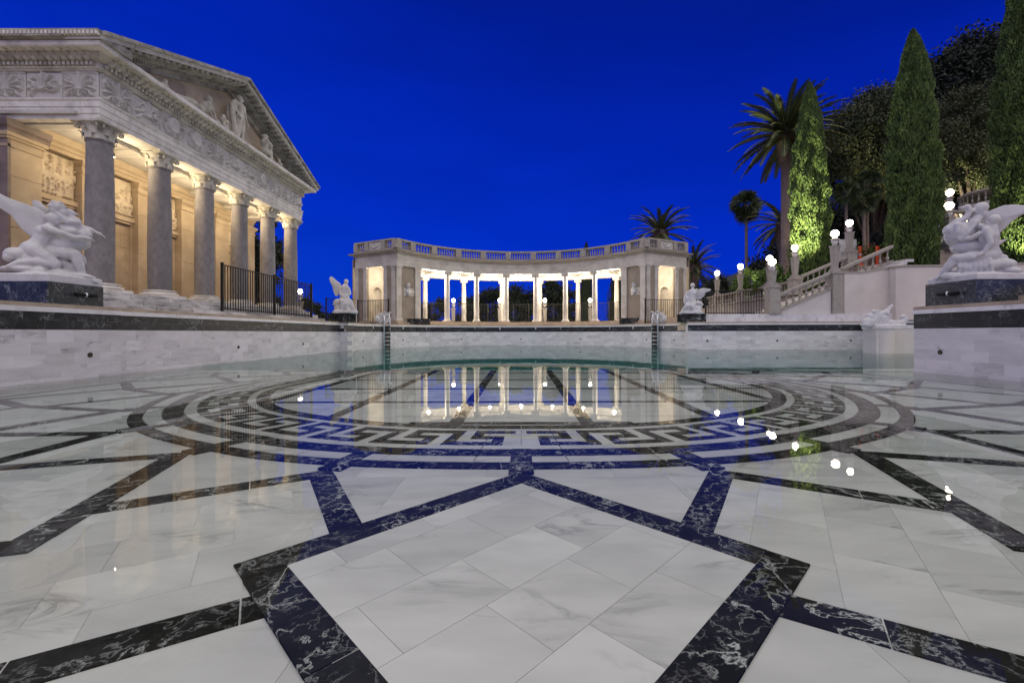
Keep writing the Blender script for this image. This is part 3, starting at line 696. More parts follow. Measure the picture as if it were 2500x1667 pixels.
for i, y in enumerate(YC):
    T('pilaster', MB().box(XW-.03, -12.96, y-.40, y+.40, ZB-.01, 3.60).box(XW-.03, -12.957, y-.398, y+.398, 3.61, 4.9).box(XW-.03, -12.96, y-.40, y+.40, 4.91, 5.62), 'sandstone')
    T('pilaster_capital', MB().box(XW, -12.93, y-.42, y+.42, 5.622, 5.68).box(XW, -12.95, y-.405, y+.405, 5.682, 5.82).box(XW, -12.90, y-.45, y+.45, 5.822, 5.88).box(XW, -12.86, y-.48, y+.48, 5.882, 5.978), 'sandstone')
for i in range(5):
    y0, y1 = YC[i]+.41, YC[i+1]-.41; w = y1-y0
    me = relief(w-.04, 1.16, scene_relief(w-.04, 1.16, i+3), 70, 70, depth=.075).mesh('relief_panel', True)
    T('relief_panel', me, 'relief_stone', loc=(XW+.02, y0+.02, 4.78), rz=R(90))
    T('ledge', MB().box(XW-.03, -13.06, y0, y1, 4.60, 4.74).box(XW-.03, -13.10, y0, y1, 4.52, 4.60), 'sandstone')
    if i == 2:
        mb = arch_recess(MB(), w, 2.57, w/2, .42, 2.0, .40); o = T('niche', mb, 'sandstone', 35, loc=(XW, y0, ZB), rz=R(90))
    else:
        zz = ZB-.01
        for r_ in range(6):
            hh = [.55, .42, .42, .42, .40, .36][r_]; cuts = [0, w*(.42 if r_ % 2 else .63), w]
            for a, b in zip(cuts, cuts[1:]):
                T('ashlar_block', MB().box(XW-.04, XW+random.uniform(-.004, .006), y0+a+.003, y0+b-.003, zz+.003, zz+hh-.003), 'sandstone')
            zz += hh
        T('panel_frame', MB().box(XW-.02, XW+.05, y0, y0+.07, ZB, 4.52).box(XW-.02, XW+.05, y1-.07, y1, ZB, 4.52), 'sandstone')
# near end wall; the shade on its unlit anta is painted in as dark brown
T('anta', MB().box(-14.05, -12.93, 10.93, 11.0, ZB-.2, 3.4).box(-14.05, -12.932, 10.932, 11.0, 3.41, 5.0).box(-14.05, -12.93, 10.93, 11.0, 5.01, 6.1), 'unlit_stone')
T('anta_capital', MB().sweep([(-14.1, 10.93), (-12.93, 10.93), (-12.93, 11.9)], [(0, 5.98), (.02, 6.0), (.02, 6.08), (.07, 6.14), (.10, 6.3), (-.1, 6.3), (-.1, 5.98)]), 'unlit_stone')
T('side_wall', MB().box(-17.5, -14.06, 11.0, 11.2, 1.4, 6.31), 'unlit_stone')
T('rear_wall', MB().box(-17.5, -17.2, 11.2, 21.1, 1.4, 7.9), 'unlit_stone')
def lamp_point(name, loc, e, col, r, parent):
    l = bpy.data.lights.new(name, 'POINT'); l.energy = e; l.color = col; l.shadow_soft_size = r
    o = bpy.data.objects.new(name, l); LK(o); o.location = loc; o.parent = parent; return o
WARM = (1.0, .80, .52)
for i, (y, x) in enumerate([((YC[k]+YC[k+1])/2, -11.55) for k in range(5)]):
    sp_ = thing('spot_lamp', 'small bronze spotlight fixed behind the temple architrave in bay %s from the left' % ['one', 'two', 'three', 'four', 'five'][i], 'spotlight', (x, y, 5.9), group='spotlights hidden behind the temple architrave')
    B(MB().lathe([(.02, .30), (.03, .1), (.05, .08), (.055, -.02)], n=12), 'housing', 'brass', sp_, 40)
    B(MB().lathe([(.045, -.018), (.04, -.03), (.01, -.034)], n=12), 'lens', 'spot_glass', sp_)
    lamp_point('spot_bulb', (0, 0, -.12), 70, WARM, .05, sp_)
# ============================================================ CARVED FIGURES
def caps(mb, p, q, r0, r1, n=10):
    p, q = Vector(p), Vector(q); d = q-p
    if d.length < 1e-4: mb.ell(p, r0, n, 8); return
    k = 6; pts = []; rr = []
    mb.tube([p+d*(i/k) for i in range(k+1)], [r0+(r1-r0)*i/k for i in range(k+1)], n); mb.ell(p, r0*.999, n, 8); mb.ell(q, r1*.999, n, 8)
def chain(mb, pts, rad):
    for i in range(len(pts)-1): caps(mb, pts[i], pts[i+1], rad[i], rad[i+1])
FAT = 1.16
def body(mb, J, s=1.0, hair=True):
    """J: joints dict in metres; s body scale"""
    v = {k: Vector(p) for k, p in J.items()}; q = s*FAT
    chain(mb, [v['pelvis'], (v['pelvis']+v['chest'])/2, v['chest']], [.125*q, .098*q, .135*q])
    chain(mb, [v['shL'], v['chest'], v['shR']], [.062*q, .10*q, .062*q]); chain(mb, [v['hipL'], v['pelvis'], v['hipR']], [.10*q, .115*q, .10*q])
    up = (v['neck']-v['chest']).normalized(); hd = (v['head']-v['neck']).normalized(); fw = v.get('face', Vector((1, 0, 0))).normalized()
    caps(mb, v['chest'], v['neck'], .085*q, .052*q); caps(mb, v['neck'], v['head'], .052*q, .055*q)
    mb.ell(v['head']+hd*.03*q, (.078*q, .072*q, .105*q), 12, 9, rot=hd.to_track_quat('Z', 'Y').to_matrix())
    mb.ell(v['head']+fw*.03*q-hd*.035*q, .052*q, 10, 8); caps(mb, v['head']+fw*.075*q+hd*.03*q, v['head']+fw*.092*q-hd*.005*q, .009*q, .014*q)
    if hair:
        mb.ell(v['head']-fw*.028*q+hd*.045*q, (.088*q, .088*q, .092*q), 12, 9); mb.ell(v['head']-fw*.10*q+hd*.03*q, .045*q, 9, 7)
    for sd in 'LR':
        chain(mb, [v['sh'+sd], v['el'+sd], v['ha'+sd]], [.056*q, .040*q, .027*q])
        d = (v['ha'+sd]-v['el'+sd]).normalized(); h = v['ha'+sd]; sdv = d.cross(Vector((0, 0, 1)))
        sdv = sdv.normalized() if sdv.length > .1 else Vector((0, 1, 0))
        caps(mb, h, h+d*.06*q, .026*q, .030*q)
        for k in range(4):
            b = h+d*.07*q+sdv*(k-1.5)*.019*q; L = (.055, .07, .068, .05)[k]*q; caps(mb, b, b+d*L*.6-Vector((0, 0, .008*q)), .0115*q, .010*q, 7); caps(mb, b+d*L*.6-Vector((0, 0, .008*q)), b+d*L-Vector((0, 0, .026*q)), .010*q, .008*q, 7)
        caps(mb, h+d*.02*q-sdv*.02*q, h+d*.06*q-sdv*.055*q, .012*q, .009*q, 7)
        chain(mb, [v['hip'+sd], v['kn'+sd], v['an'+sd]], [.098*q, .064*q, .038*q])
        mid = v['kn'+sd]+(v['an'+sd]-v['kn'+sd])*.3; caps(mb, mid, v['kn'+sd]+(v['an'+sd]-v['kn'+sd])*.45, .056*q, .048*q)
        caps(mb, v['an'+sd], v['fo'+sd], .038*q, .024*q)
    return mb
def wing(mb, pts, rows=9, th=.034):
    """pts: leading edge polyline, each with a trailing point: feathers run between"""
    n = len(pts)
    for i in range(n-1):
        a, b = Vector(pts[i][0]), Vector(pts[i+1][0]); caps(mb, a, b, .065, .055)
    K = rows
    for i in range(n-1):
        for k in range(K):
            t = k/K; a = Vector(pts[i][0]).lerp(Vector(pts[i+1][0]), t); b = Vector(pts[i][1]).lerp(Vector(pts[i+1][1]), t)
            L = 6; seg = [a.lerp(b, j/L) for j in range(L+1)]; mb.tube(seg, [th*1.35]*(L-1)+[th*1.1, th*.5], 6)
def drape(mb, pts, rad, folds=5, amp=.02):
    for k in range(folds):
        off = Vector((0, math.cos(k*2.1), math.sin(k*2.1)))*amp*2.2; chain(mb, [Vector(p)+off*(1+.3*i) for i, p in enumerate(pts)], rad)
def rocks(mb, x0, x1, y0, y1, z0, z1, n, seed):
    rnd = random.Random(seed)
    for i in range(n):
        mb.ell((rnd.uniform(x0, x1), rnd.uniform(y0, y1), rnd.uniform(z0, z1)), (rnd.uniform(.08, .17), rnd.uniform(.08, .15), rnd.uniform(.05, .11)), 7, 5)
# winged groups; u = right, y = away, z up
def plate(mb, poly, y, th, ridges=(), rr=.03):
    """solid wing: outline in (u, z) with thickness, feather ridges along it"""
    n = len(poly); ys = [y(p) if callable(y) else y for p in poly]; c = (sum(p[0] for p in poly)/n, sum(p[1] for p in poly)/n); yc = sum(ys)/n
    vs = [(p[0], q-th*.35, p[1]) for p, q in zip(poly, ys)]+[(p[0], q+th*.35, p[1]) for p, q in zip(poly, ys)]+[(c[0], yc-th, c[1]), (c[0], yc+th, c[1])]
    fs = [(k, (k+1) % n, n+(k+1) % n, n+k) for k in range(n)]+[((k+1) % n, k, 2*n) for k in range(n)]+[(n+k, n+(k+1) % n, 2*n+1) for k in range(n)]
    mb.add(vs, fs)
    for a, b in ridges:
        a = Vector((a[0], yc-th*.5, a[1])); b = Vector((b[0], (y(b) if callable(y) else y)-th*.2, b[1])); caps(mb, a, b, rr, rr*.5, 7)
def PT(cx0, base, su, sz):
    return lambda cx, cy, y=0: ((cx-cx0)/su, y, (base-cy)/sz)
def headm(m, P, cx, cy, y, r, fx=.5, fy=-.6):
    c = Vector(P(cx, cy, y)); f = Vector((fx, fy, -.15)).normalized(); m.ell(c, (r*.82, r*.82, r), 14, 10); m.ell(c-f*r*.25+Vector((0, 0, r*.15)), r*.93, 14, 10); m.ell(c-f*r*.95+Vector((0, 0, r*.15)), r*.42, 10, 8)
    m.ell(c+f*r*.35-Vector((0, 0, r*.5)), r*.5, 10, 8); caps(m, c+f*r*.85+Vector((0, 0, r*.1)), c+f*r*1.0-Vector((0, 0, r*.15)), r*.10, r*.16, 7)
def hand(m, p, d, r):
    p = Vector(p); d = Vector(d).normalized(); sd = d.cross(Vector((0, 0, 1))).normalized(); caps(m, p, p+d*r*2.0, r, r*.95)
    for k in range(4): b = p+d*r*2.2+sd*(k-1.5)*r*.62; L = r*(1.9, 2.3, 2.2, 1.7)[k]; e1 = b+d*L*.6-Vector((0, 0, r*.25)); caps(m, b, e1, r*.36, r*.33, 7); caps(m, e1, e1+d*L*.5-Vector((0, 0, r*.6)), r*.33, r*.26, 7)
    caps(m, p+d*r*.4-sd*r*.7, p+d*r*1.8-sd*r*1.5-Vector((0, 0, r*.4)), r*.40, r*.28, 7)
def left_group():
    m = MB(); P = PT(800, 1410, 1169, 810)
    headm(m, P, 850, 420, -.02, .115, .8, -.4)
    chain(m, [P(560, 930), P(650, 800), P(725, 655), P(790, 540, -.01)], [.185, .150, .165, .085]); m.ell(P(510, 930, .0), (.17, .19, .17), 14, 10); m.ell(P(700, 640, 0), (.14, .19, .14), 14, 10); caps(m, P(790, 540), P(840, 450), .07, .065); m.ell(P(830, 690, -.06), .075, 10, 8)
    chain(m, [P(560, 950, -.10), P(730, 1040, -.16), P(890, 1150, -.2)], [.150, .125, .085]); chain(m, [P(890, 1160, -.2), P(620, 1130, -.2), P(330, 1165, -.2), P(190, 1240, -.2)], [.085, .082, .055, .045])
    chain(m, [P(560, 960, .12), P(780, 1080, .16), P(880, 1170, .18), P(420, 1180, .2)], [.14, .11, .08, .05])
    chain(m, [P(750, 590, -.17), P(960, 650, -.25), P(1180, 700, -.24), P(1340, 680, -.2)], [.082, .060, .052, .036]); hand(m, P(1345, 680, -.2), (.8, .2, -.1), .036)
    chain(m, [P(980, 530, .02), P(1200, 475, .02), P(1450, 505, 0), P(1545, 545, 0)], [.075, .060, .046, .034]); hand(m, P(1540, 543, 0), (.8, -.1, -.35), .036)
    m.ell(P(1120, 740, .06), (.30, .20, .20), 18, 12); m.ell(P(1330, 640, .04), (.14, .15, .17), 14, 10); headm(m, P, 1400, 590, -.02, .10, .5, -.7); m.ell(P(1000, 820, .0), (.20, .18, .16), 14, 10); m.ell(P(1120, 590, -.02), (.14, .13, .10), 12, 9)
    chain(m, [P(830, 940, -.02), P(1020, 960, -.1), P(1190, 960, -.14)], [.14, .125, .098]); chain(m, [P(1195, 965, -.14), P(1250, 1110, -.14), P(1330, 1290, -.12), P(1470, 1365, -.12), P(1570, 1400, -.12)], [.098, .088, .052, .046, .03])
    chain(m, [P(1180, 930, .08), P(1300, 1000, .08), P(1350, 1070, .08)], [.10, .07, .04]); chain(m, [P(950, 1100, .02), P(1150, 1180, .0), P(1230, 1230, 0)], [.13, .12, .08])
    m.ell(P(270, 1040, 0), (.17, .20, .15), 16, 10); m.ell(P(200, 1090, -.06), (.11, .12, .09), 12, 8); caps(m, P(430, 880, -.05), P(360, 865, -.05), .04, .015); m.ell(P(450, 1080, 0), (.2, .18, .12), 14, 9)
    m.ell(P(910, 215, .0), (.125, .12, .115), 16, 11); m.ell(P(1000, 290, -.03), (.07, .08, .10), 12, 9)
    for k in range(6): a = k*1.05; m.ell(Vector(P(900, 210, 0))+Vector((.09*math.cos(a), -.06, .085*math.sin(a))), .045, 8, 6)
    chain(m, [P(820, 260, -.03), P(960, 360, -.05), P(1060, 430, -.05), P(1250, 420, -.02)], [.05, .06, .065, .06])
    chain(m, [P(1090, 430, .02), P(1130, 340, .02), P(1110, 265, .02)], [.085, .065, .058]); chain(m, [P(1110, 255, .02), P(1180, 280, 0), P(1275, 292, 0)], [.062, .034, .010]); m.ell(P(1200, 370, .0), (.07, .07, .05), 10, 8)
    W = [P(q[0], q[1])[::2] for q in ((760, 480), (720, 330), (450, 215), (150, 150), (0, 85), (-160, -10), (-330, -120), (-300, -20), (-170, 150), (0, 310), (190, 420), (330, 600), (480, 715), (640, 640))]
    plate(m, W, lambda p: .10+.06*abs(p[0]), .05, [((W[0]), (W[k])) for k in (7, 8, 9, 10, 11, 12)]+[((-.2, 1.1), W[k]) for k in (5, 6, 7, 8, 9)], .022)
    W2 = [P(q[0], q[1])[::2] for q in ((830, 290), (700, 200), (620, 130), (520, 120), (495, 190), (560, 270), (690, 330))]; plate(m, W2, .14, .05)
    m.lathe([(.44, -.02), (.46, .08), (.42, .13), (.2, .15)], n=24); rocks(m, -.36, .36, -.26, .26, .09, .16, 20, 3); m.ell(P(480, 1260, 0), (.4, .3, .1), 12, 8); m.ell(P(1150, 1320, 0), (.35, .3, .1), 12, 8)
    return m
def right_group():
    m = MB(); P = PT(830, 1400, 1130, 777)
    chain(m, [P(640, 215, -.05), P(720, 215, -.05), P(765, 290, -.05), P(700, 380, -.06), P(560, 440, -.08), P(440, 560, -.06)], [.035, .062, .052, .056, .080, .13]); caps(m, P(650, 213, -.05), P(560, 203, -.06), .030, .010)
    headm(m, P, 925, 260, .03, .125, -.6, -.6); m.ell(P(960, 330, .06), (.08, .1, .13), 12, 9); chain(m, [P(900, 380, .03), P(820, 500, 0), P(700, 650, -.02)], [.08, .12, .14])
    m.ell(P(600, 640, 0), (.25, .20, .27), 20, 14); m.ell(P(450, 640, -.02), (.10, .12, .17), 12, 9); caps(m, P(400, 650, -.1), P(320, 655, -.12), .03, .008); m.ell(P(720, 850, .02), (.26, .2, .18), 16, 10)
    chain(m, [P(570, 500, -.17), P(560, 620, -.2), P(540, 700, -.18)], [.06, .05, .04]); chain(m, [P(860, 480, -.16), P(720, 640, -.2), P(600, 740, -.2)], [.05, .05, .04]); chain(m, [P(600, 735, -.18), P(780, 740, -.2), P(900, 680, -.2)], [.04, .045, .05])
    headm(m, P, 1110, 495, -.12, .115, -.6, -.5); chain(m, [P(1100, 600, -.10), P(1060, 720, -.08), P(1070, 900, -.04), P(1090, 1010, 0)], [.10, .16, .14, .17]); chain(m, [P(1010, 640, -.2), P(1075, 850, -.27), P(960, 1000, -.27)], [.07, .052, .036]); hand(m, P(965, 995, -.27), (-.6, -.1, -.3), .034)
    chain(m, [P(930, 560, -.1), P(1030, 590, -.15)], [.07, .06]); m.ell(P(940, 760, -.15), (.05, .05, .08), 9, 7)
    chain(m, [P(1080, 1030, -.08), P(750, 1035, -.18), P(520, 1040, -.18)], [.13, .11, .09]); chain(m, [P(520, 1030, -.17), P(400, 1160, -.16), P(270, 1290, -.14), P(185, 1345, -.16)], [.092, .085, .048, .035])
    for k in range(7): chain(m, [P(600+k*75, 1080, -.16), P(590+k*80, 1180+12*(k % 3), -.22), P(580+k*88, 1290-10*(k % 2), -.2)], [.055, .045, .03])
    m.ell(P(1060, 1180, 0), (.25, .22, .15), 14, 10); m.ell(P(1280, 1180, .02), (.2, .2, .13), 14, 10); m.ell(P(1400, 1290, .02), (.16, .2, .09), 12, 8); m.ell(P(1270, 1060, .04), (.09, .1, .06), 10, 7)
    chain(m, [P(1130, 840, .0), P(1230, 830, 0), P(1335, 790, 0)], [.06, .045, .015])
    W = [P(q[0], q[1])[::2] for q in ((850, 470), (960, 360), (1080, 300), (1300, 240), (1480, 250), (1700, 300), (1960, 400), (1750, 400), (1620, 400), (1450, 495), (1330, 600), (1180, 725), (1000, 650))]
    plate(m, W, lambda p: .08+.10*max(0, p[0]), .055, [(W[0], W[k]) for k in (7, 8, 9, 10, 11)], .020)
    m.lathe([(.42, -.02), (.44, .08), (.40, .13), (.2, .15)], n=24); rocks(m, -.36, .36, -.28, .28, .08, .16, 22, 5)
    return m
def far_left():
    m = MB(); P = PT(640, 1190, 590, 590)
    headm(m, P, 690, 265, 0, .12, .4, -.8); chain(m, [P(640, 780), P(640, 600), P(650, 460), P(670, 360)], [.24, .20, .21, .10]); m.ell(P(620, 470, .02), (.19, .16, .2), 12, 9)
    chain(m, [P(740, 470, -.05), P(790, 620, -.12), P(700, 700, -.2)], [.09, .06, .045]); chain(m, [P(540, 470, 0), P(520, 640, -.1), P(620, 720, -.2)], [.08, .06, .045])
    chain(m, [P(600, 800, -.05), P(560, 840, -.25), P(560, 1080, -.25)], [.15, .11, .07]); chain(m, [P(700, 800, -.05), P(800, 860, -.15), P(880, 1060, -.16), P(980, 1150, -.18)], [.15, .12, .07, .05])
    m.ell(P(470, 880, .05), (.24, .24, .2), 12, 9); m.ell(P(600, 1030, 0), (.42, .3, .2), 14, 9); m.ell(P(400, 930, -.02), (.14, .14, .1), 10, 7)
    for k in range(5): chain(m, [P(560+k*50, 800, -.2), P(540+k*60, 930, -.28), P(560+k*70, 1050, -.26)], [.06, .05, .035])
    W = [P(q[0], q[1])[::2] for q in ((440, 700), (380, 680), (340, 550), (310, 400), (250, 290), (225, 180), (280, 115), (340, 150), (430, 240), (530, 310), (560, 480))]; plate(m, W, .10, .07, [((-.15, .9), W[k]) for k in (2, 3, 4, 5, 6)], .03)
    m.prism([(-.50, -.4), (.62, -.4), (.5, .36), (-.5, .36)], -.02, .12); rocks(m, -.45, .45, -.3, .25, .08, .2, 20, 7); return m
def far_right():
    m = MB(); P = PT(520, 1130, 614, 614)
    headm(m, P, 560, 210, 0, .125, .2, -.9); chain(m, [P(520, 800), P(520, 600), P(540, 440), P(560, 330)], [.26, .21, .19, .09]); chain(m, [P(640, 370, -.05), P(690, 340, -.05), P(620, 480, -.15)], [.07, .05, .05])
    chain(m, [P(420, 440, 0), P(340, 540, -.08), P(380, 640, -.15)], [.10, .07, .06]); m.ell(P(400, 700, 0), (.2, .18, .35), 14, 10); chain(m, [P(500, 780, -.1), P(380, 880, -.25), P(240, 1040, -.2)], [.15, .13, .07]); chain(m, [P(560, 800, -.1), P(520, 900, -.28), P(600, 1040, -.26)], [.14, .11, .08])
    m.ell(P(730, 790, .02), (.2, .2, .14), 12, 9); m.ell(P(820, 840, 0), (.11, .12, .08), 10, 7); m.ell(P(600, 960, 0), (.42, .3, .2), 14, 9)
    for k in range(5): chain(m, [P(400+k*60, 760, -.16), P(390+k*55, 900, -.26), P(360+k*70, 1040, -.24)], [.055, .05, .035])
    W = [P(q[0], q[1])[::2] for q in ((640, 480), (700, 370), (790, 310), (890, 298), (1010, 318), (1120, 350), (1080, 405), (960, 440), (900, 570), (820, 640), (700, 700), (640, 620))]; plate(m, W, .10, .07, [((.22, 1.0), W[k]) for k in (6, 7, 8, 9)], .03)
    m.prism([(-.58, -.4), (.52, -.4), (.5, .36), (-.5, .36)], -.02, .12); rocks(m, -.45, .45, -.3, .25, .08, .2, 20, 9); return m
lgm, rgm = remesh(left_group(), 'figure_group', .015, 'statue_marble', 3), remesh(right_group(), 'figure_group', .015, 'statue_marble', 3)
flm, frm = remesh(far_left(), 'figure_group', .024, 'statue_marble', 1), remesh(far_right(), 'figure_group', .024, 'statue_marble', 1)
def base_slab(w, d, h):
    return MB().sweep([(-w/2, -d/2), (w/2, -d/2), (w/2, d/2), (-w/2, d/2)], [(0, 0), (0, h*.8), (-.03, h), (-.3, h), (-.3, 0)], close=True).box(-w/2+.2, w/2-.2, -d/2+.2, d/2-.2, 0, h-.001)
def statue(label, me, loc, rz, mirror=1, scale=1.0, slab=(.9, 1.0, .2), foff=(0, 0)):
    t = thing('marble_statue', label, 'statue', loc, 0, group='white marble winged figure groups around the pool')
    B(base_slab(*slab), 'plinth', 'statue_marble', t, 30)
    o = put('figure_group', me, None, t, (foff[0], foff[1], slab[2]-.10), rz, scale=(mirror*scale, scale, scale)); return t
def stone_block(label, x0, x1, y0, y1, z0, z1, m='green_marble', seam=True):
    t = thing('marble_block', label, 'pedestal', ((x0+x1)/2, (y0+y1)/2, z0)); w, d, h = (x1-x0)/2, (y1-y0)/2, z1-z0
    B(MB().box(-w, w, -d, -d+.03, 0, h-.031), 'front_slab', m, t); B(MB().box(-w, w, d-.03, d, 0, h-.031), 'back_slab', m, t)
    B(MB().box(-w, -w+.03, -d+.032, d-.032, 0, h-.031), 'side_slab', m, t); B(MB().box(w-.03, w, -d+.032, d-.032, 0, h-.031), 'side_slab', m, t)
    B(MB().box(-w-.0, w+.0, -d, d, h-.03, h), 'top_slab', m, t); return t
bl = stone_block('dark veined marble block carrying the swan statue beside the temple steps', -9.95, -8.76, 8.02, 9.10, 1.435, 1.85)
br = stone_block('dark veined marble block carrying the swan statue at the right edge', 8.84, 9.85, 8.42, 9.48, 1.435, 1.90)
def spout(name, label, loc, rz):
    t = thing(name, label, 'pipe', loc, rz)
    mb = MB(); mb.M = Matrix.Rotation(R(90), 4, 'Y'); mb.lathe([(.028, -.22), (.032, -.2), (.032, .2), (.028, .22)], n=12); B(mb, 'pipe', 'black_metal', t, 40)
    mb = MB(); mb.M = Matrix.Rotation(R(90), 4, 'Y'); mb.lathe([(.036, -.03), (.05, -.015), (.036, 0)], n=14); B(mb, 'ring', 'steel', t, 40)
    B(MB().box(-.015, .015, -.005, .03, -.015, .015), 'bracket', 'black_metal', t)
spout('wall_pipe', 'short black tube with a pale ring on the dark block of the left statue', (-8.715, 8.7, 1.65), R(90))
spout('wall_pipe', 'short black tube with a pale ring on the dark block of the right statue', (8.795, 8.95, 1.66), R(90))
statue('large white marble swan group with a long wing sweeping left beside the temple', lgm, (-9.32, 8.60, 1.85), R(45), 1, 1.0, (1.04, 1.04, .17))
statue('large white marble swan group with a wing sweeping right at the right edge', rgm, (9.35, 8.95, 1.90), R(-44), 1, 1.0, (.96, 1.02, .13))
stone_block('dark marble block under the small statue left of the colonnade', -9.25, -8.35, 21.0, 21.95, 1.435, 1.86, 'black_marble')
stone_block('dark marble block under the small statue right of the colonnade', 8.42, 9.58, 22.45, 23.4, 1.435, 1.86, 'black_marble')
statue('small white marble seated figure with a raised wing, left of the colonnade', flm, (-8.72, 21.45, 1.86), R(22), 1, 1.0, (.85, .85, .10))
statue('small white marble seated figure with a wing, right of the colonnade near the fence', frm, (9.0, 22.9, 1.86), R(-20), 1, 1.0, (.95, .85, .10))
# pediment figures (temple parts)
def fig_stand():
    m = MB(); body(m, dict(pelvis=(0, 0, .88), chest=(.02, 0, 1.26), neck=(.02, 0, 1.44), head=(.02, 0, 1.55), face=(.2, -1, 0), shL=(-.18, 0, 1.36), shR=(.21, 0, 1.36), elL=(-.30, -.04, 1.12), haL=(-.24, -.12, .92), elR=(.3, 0, 1.1), haR=(.34, -.06, .86), hipL=(-.1, 0, .86), hipR=(.1, 0, .86), knL=(-.12, -.06, .46), anL=(-.12, 0, .08), foL=(-.13, -.14, .03), knR=(.12, -.02, .46), anR=(.12, 0, .08), foR=(.15, -.14, .03)), 1.1)
    drape(m, [(-.3, .06, 1.3), (-.36, .06, .9), (-.34, .04, .5), (-.3, .0, .1)], [.05, .07, .08, .09], 6, .03); drape(m, [(-.2, .06, 1.4), (-.42, .08, 1.1), (-.4, .06, .7)], [.04, .05, .05], 4, .03)
    m.ell((-.3, 0, .12), (.16, .12, .16), 9, 7); m.box(-.45, .4, -.1, .12, -.02, .04); return m
def fig_recline(sg=1):
    m = MB(); J = dict(pelvis=(0, 0, .16), chest=(.30, 0, .40), neck=(.40, 0, .55), head=(.44, -.02, .65), face=(.8, -.6, 0), shL=(.30, -.14, .48), shR=(.38, .12, .5), elL=(.52, -.12, .34), haL=(.62, -.12, .12), elR=(.56, .08, .42), haR=(.70, .06, .30), hipL=(0, -.08, .15), hipR=(0, .1, .17), knL=(-.34, -.08, .24), anL=(-.68, -.06, .1), foL=(-.82, -.06, .08), knR=(-.30, .08, .34), anR=(-.56, .08, .12), foR=(-.7, .08, .08))
    J = {k: ((p[0]*sg, p[1], p[2]) if True else p) for k, p in J.items()}; body(m, J, 1.05)
    chain(m, [(sg*.7, 0, .06), (sg*.85, 0, .16), (sg*1.0, 0, .1)], [.08, .10, .06]); drape(m, [(sg*-.1, -.05, .15), (sg*-.5, -.05, .1), (sg*-.9, 0, .05)], [.06, .06, .03], 4, .03); m.box(min(sg*-.9, sg*1.0), max(sg*-.9, sg*1.0), -.1, .1, -.02, .03); return m
def fig_kneel():
    m = MB(); body(m, dict(pelvis=(0, 0, .34), chest=(-.06, 0, .66), neck=(-.04, 0, .82), head=(.02, 0, .9), face=(1, -.4, -.2), shL=(-.1, -.14, .74), shR=(-.02, .14, .74), elL=(.16, -.16, .6), haL=(.3, -.1, .7), elR=(.2, .1, .66), haR=(.34, .04, .76), hipL=(-.02, -.09, .32), hipR=(0, .09, .32), knL=(.24, -.1, .36), anL=(.22, -.1, .06), foL=(.34, -.12, .03), knR=(.16, .1, .08), anR=(-.24, .1, .06), foR=(-.34, .1, .05)), 1.0)
    chain(m, [(.36, 0, .8), (.3, 0, .5), (.34, 0, .1)], [.07, .1, .12]); m.box(-.4, .45, -.1, .1, -.02, .03); return m
for nm, f, y, sc, k in (('standing_figure', fig_stand, 16.15, 1.10, 0), ('reclining_figure', lambda: fig_recline(1), 14.05, 1.12, 0), ('kneeling_figure', fig_kneel, 17.75, 1.08, 0), ('reclining_figure', lambda: fig_recline(-1), 19.0, .58, 0), ('seated_figure', fig_kneel, 15.25, .62, 0), ('reclining_figure', lambda: fig_recline(1), 12.55, .52, 0)):
    sc *= .94; T(nm, remesh(f(), nm, .024, 'old_marble', 2), None, loc=(-10.45, y, 7.966), rz=R(90), scale=(sc, sc, sc))
# ============================================================ CURVED COLONNADE
AC = 24.5
def ap(r, th): return (r*math.sin(R(th)), AC+r*math.cos(R(th)))
colo = thing('colonnade', 'curved white colonnade with balustraded roof and end pavilions at the far end of the pool', 'colonnade', (0, AC+9.5, DZ))
def C(name, mb, m, smooth=False, parent=None, **k):
    o = put(name, mb.mesh(name, smooth) if isinstance(mb, MB) else mb, m, parent or colo, **k)
    if parent is None: o.matrix_parent_inverse = Matrix.Translation((0, -AC-9.5, -DZ))
    return o
def arcp(r, a0, a1, n=40): return [ap(r, a) for a in np.linspace(a0, a1, n)]
TE = 62.3; ZC = 1.73; ZT = 5.43
def ring(r0, r1, z0, z1, a0, a1, n=48):
    mb = MB(); prof = [(0, z0), (0, z1), (-(r1-r0), z1), (-(r1-r0), z0)]; return mb.sweep(arcp(r0, a0, a1, n), prof)   # path left->right, right side = towards the pool
for r0, z0, z1 in ((9.0, DZ+.002, 1.50), (9.03, 1.502, 1.60), (9.2, 1.602, ZC)):
    for i in range(18): a0 = -TE-1+i*(2*TE+2)/18; C('step_stone', ring(r0, 14.2, z0, z1, a0+.02, a0+(2*TE+2)/18-.02, 5), 'tan_stone')
def ionic(h=3.70, r=.20):
    mb = MB().box(-.27, .27, -.27, .27, 0, .07)
    mb.lathe([(.26, .07), (.275, .10), (.25, .135), (.215, .15), (.235, .18), (.20, .21)]+[(r-.035*t**1.6, .22+(h-.55)*t) for t in np.linspace(0, 1, 7)]+[(r-.01, h-.31), (r-.035, h-.29), (r-.03, h-.22), (r+.03, h-.14)], n=20)
    return mb
def ioncap(h=3.70, r=.2):
    mb = MB()
    for sx in (-1, 1):
        for sy in (-1, 1):
            mb.M = Matrix.Translation((sx*.21, sy*.12, h-.17)) @ Matrix.Rotation(R(90), 4, 'X'); mb.lathe([(.03, -.06), (.085, -.05), (.085, .05), (.03, .06)], n=12); mb.M = None
    mb.box(-.2, .2, -.19, .19, h-.20, h-.10); mb.box(-.28, .28, -.24, .24, h-.095, h); return mb
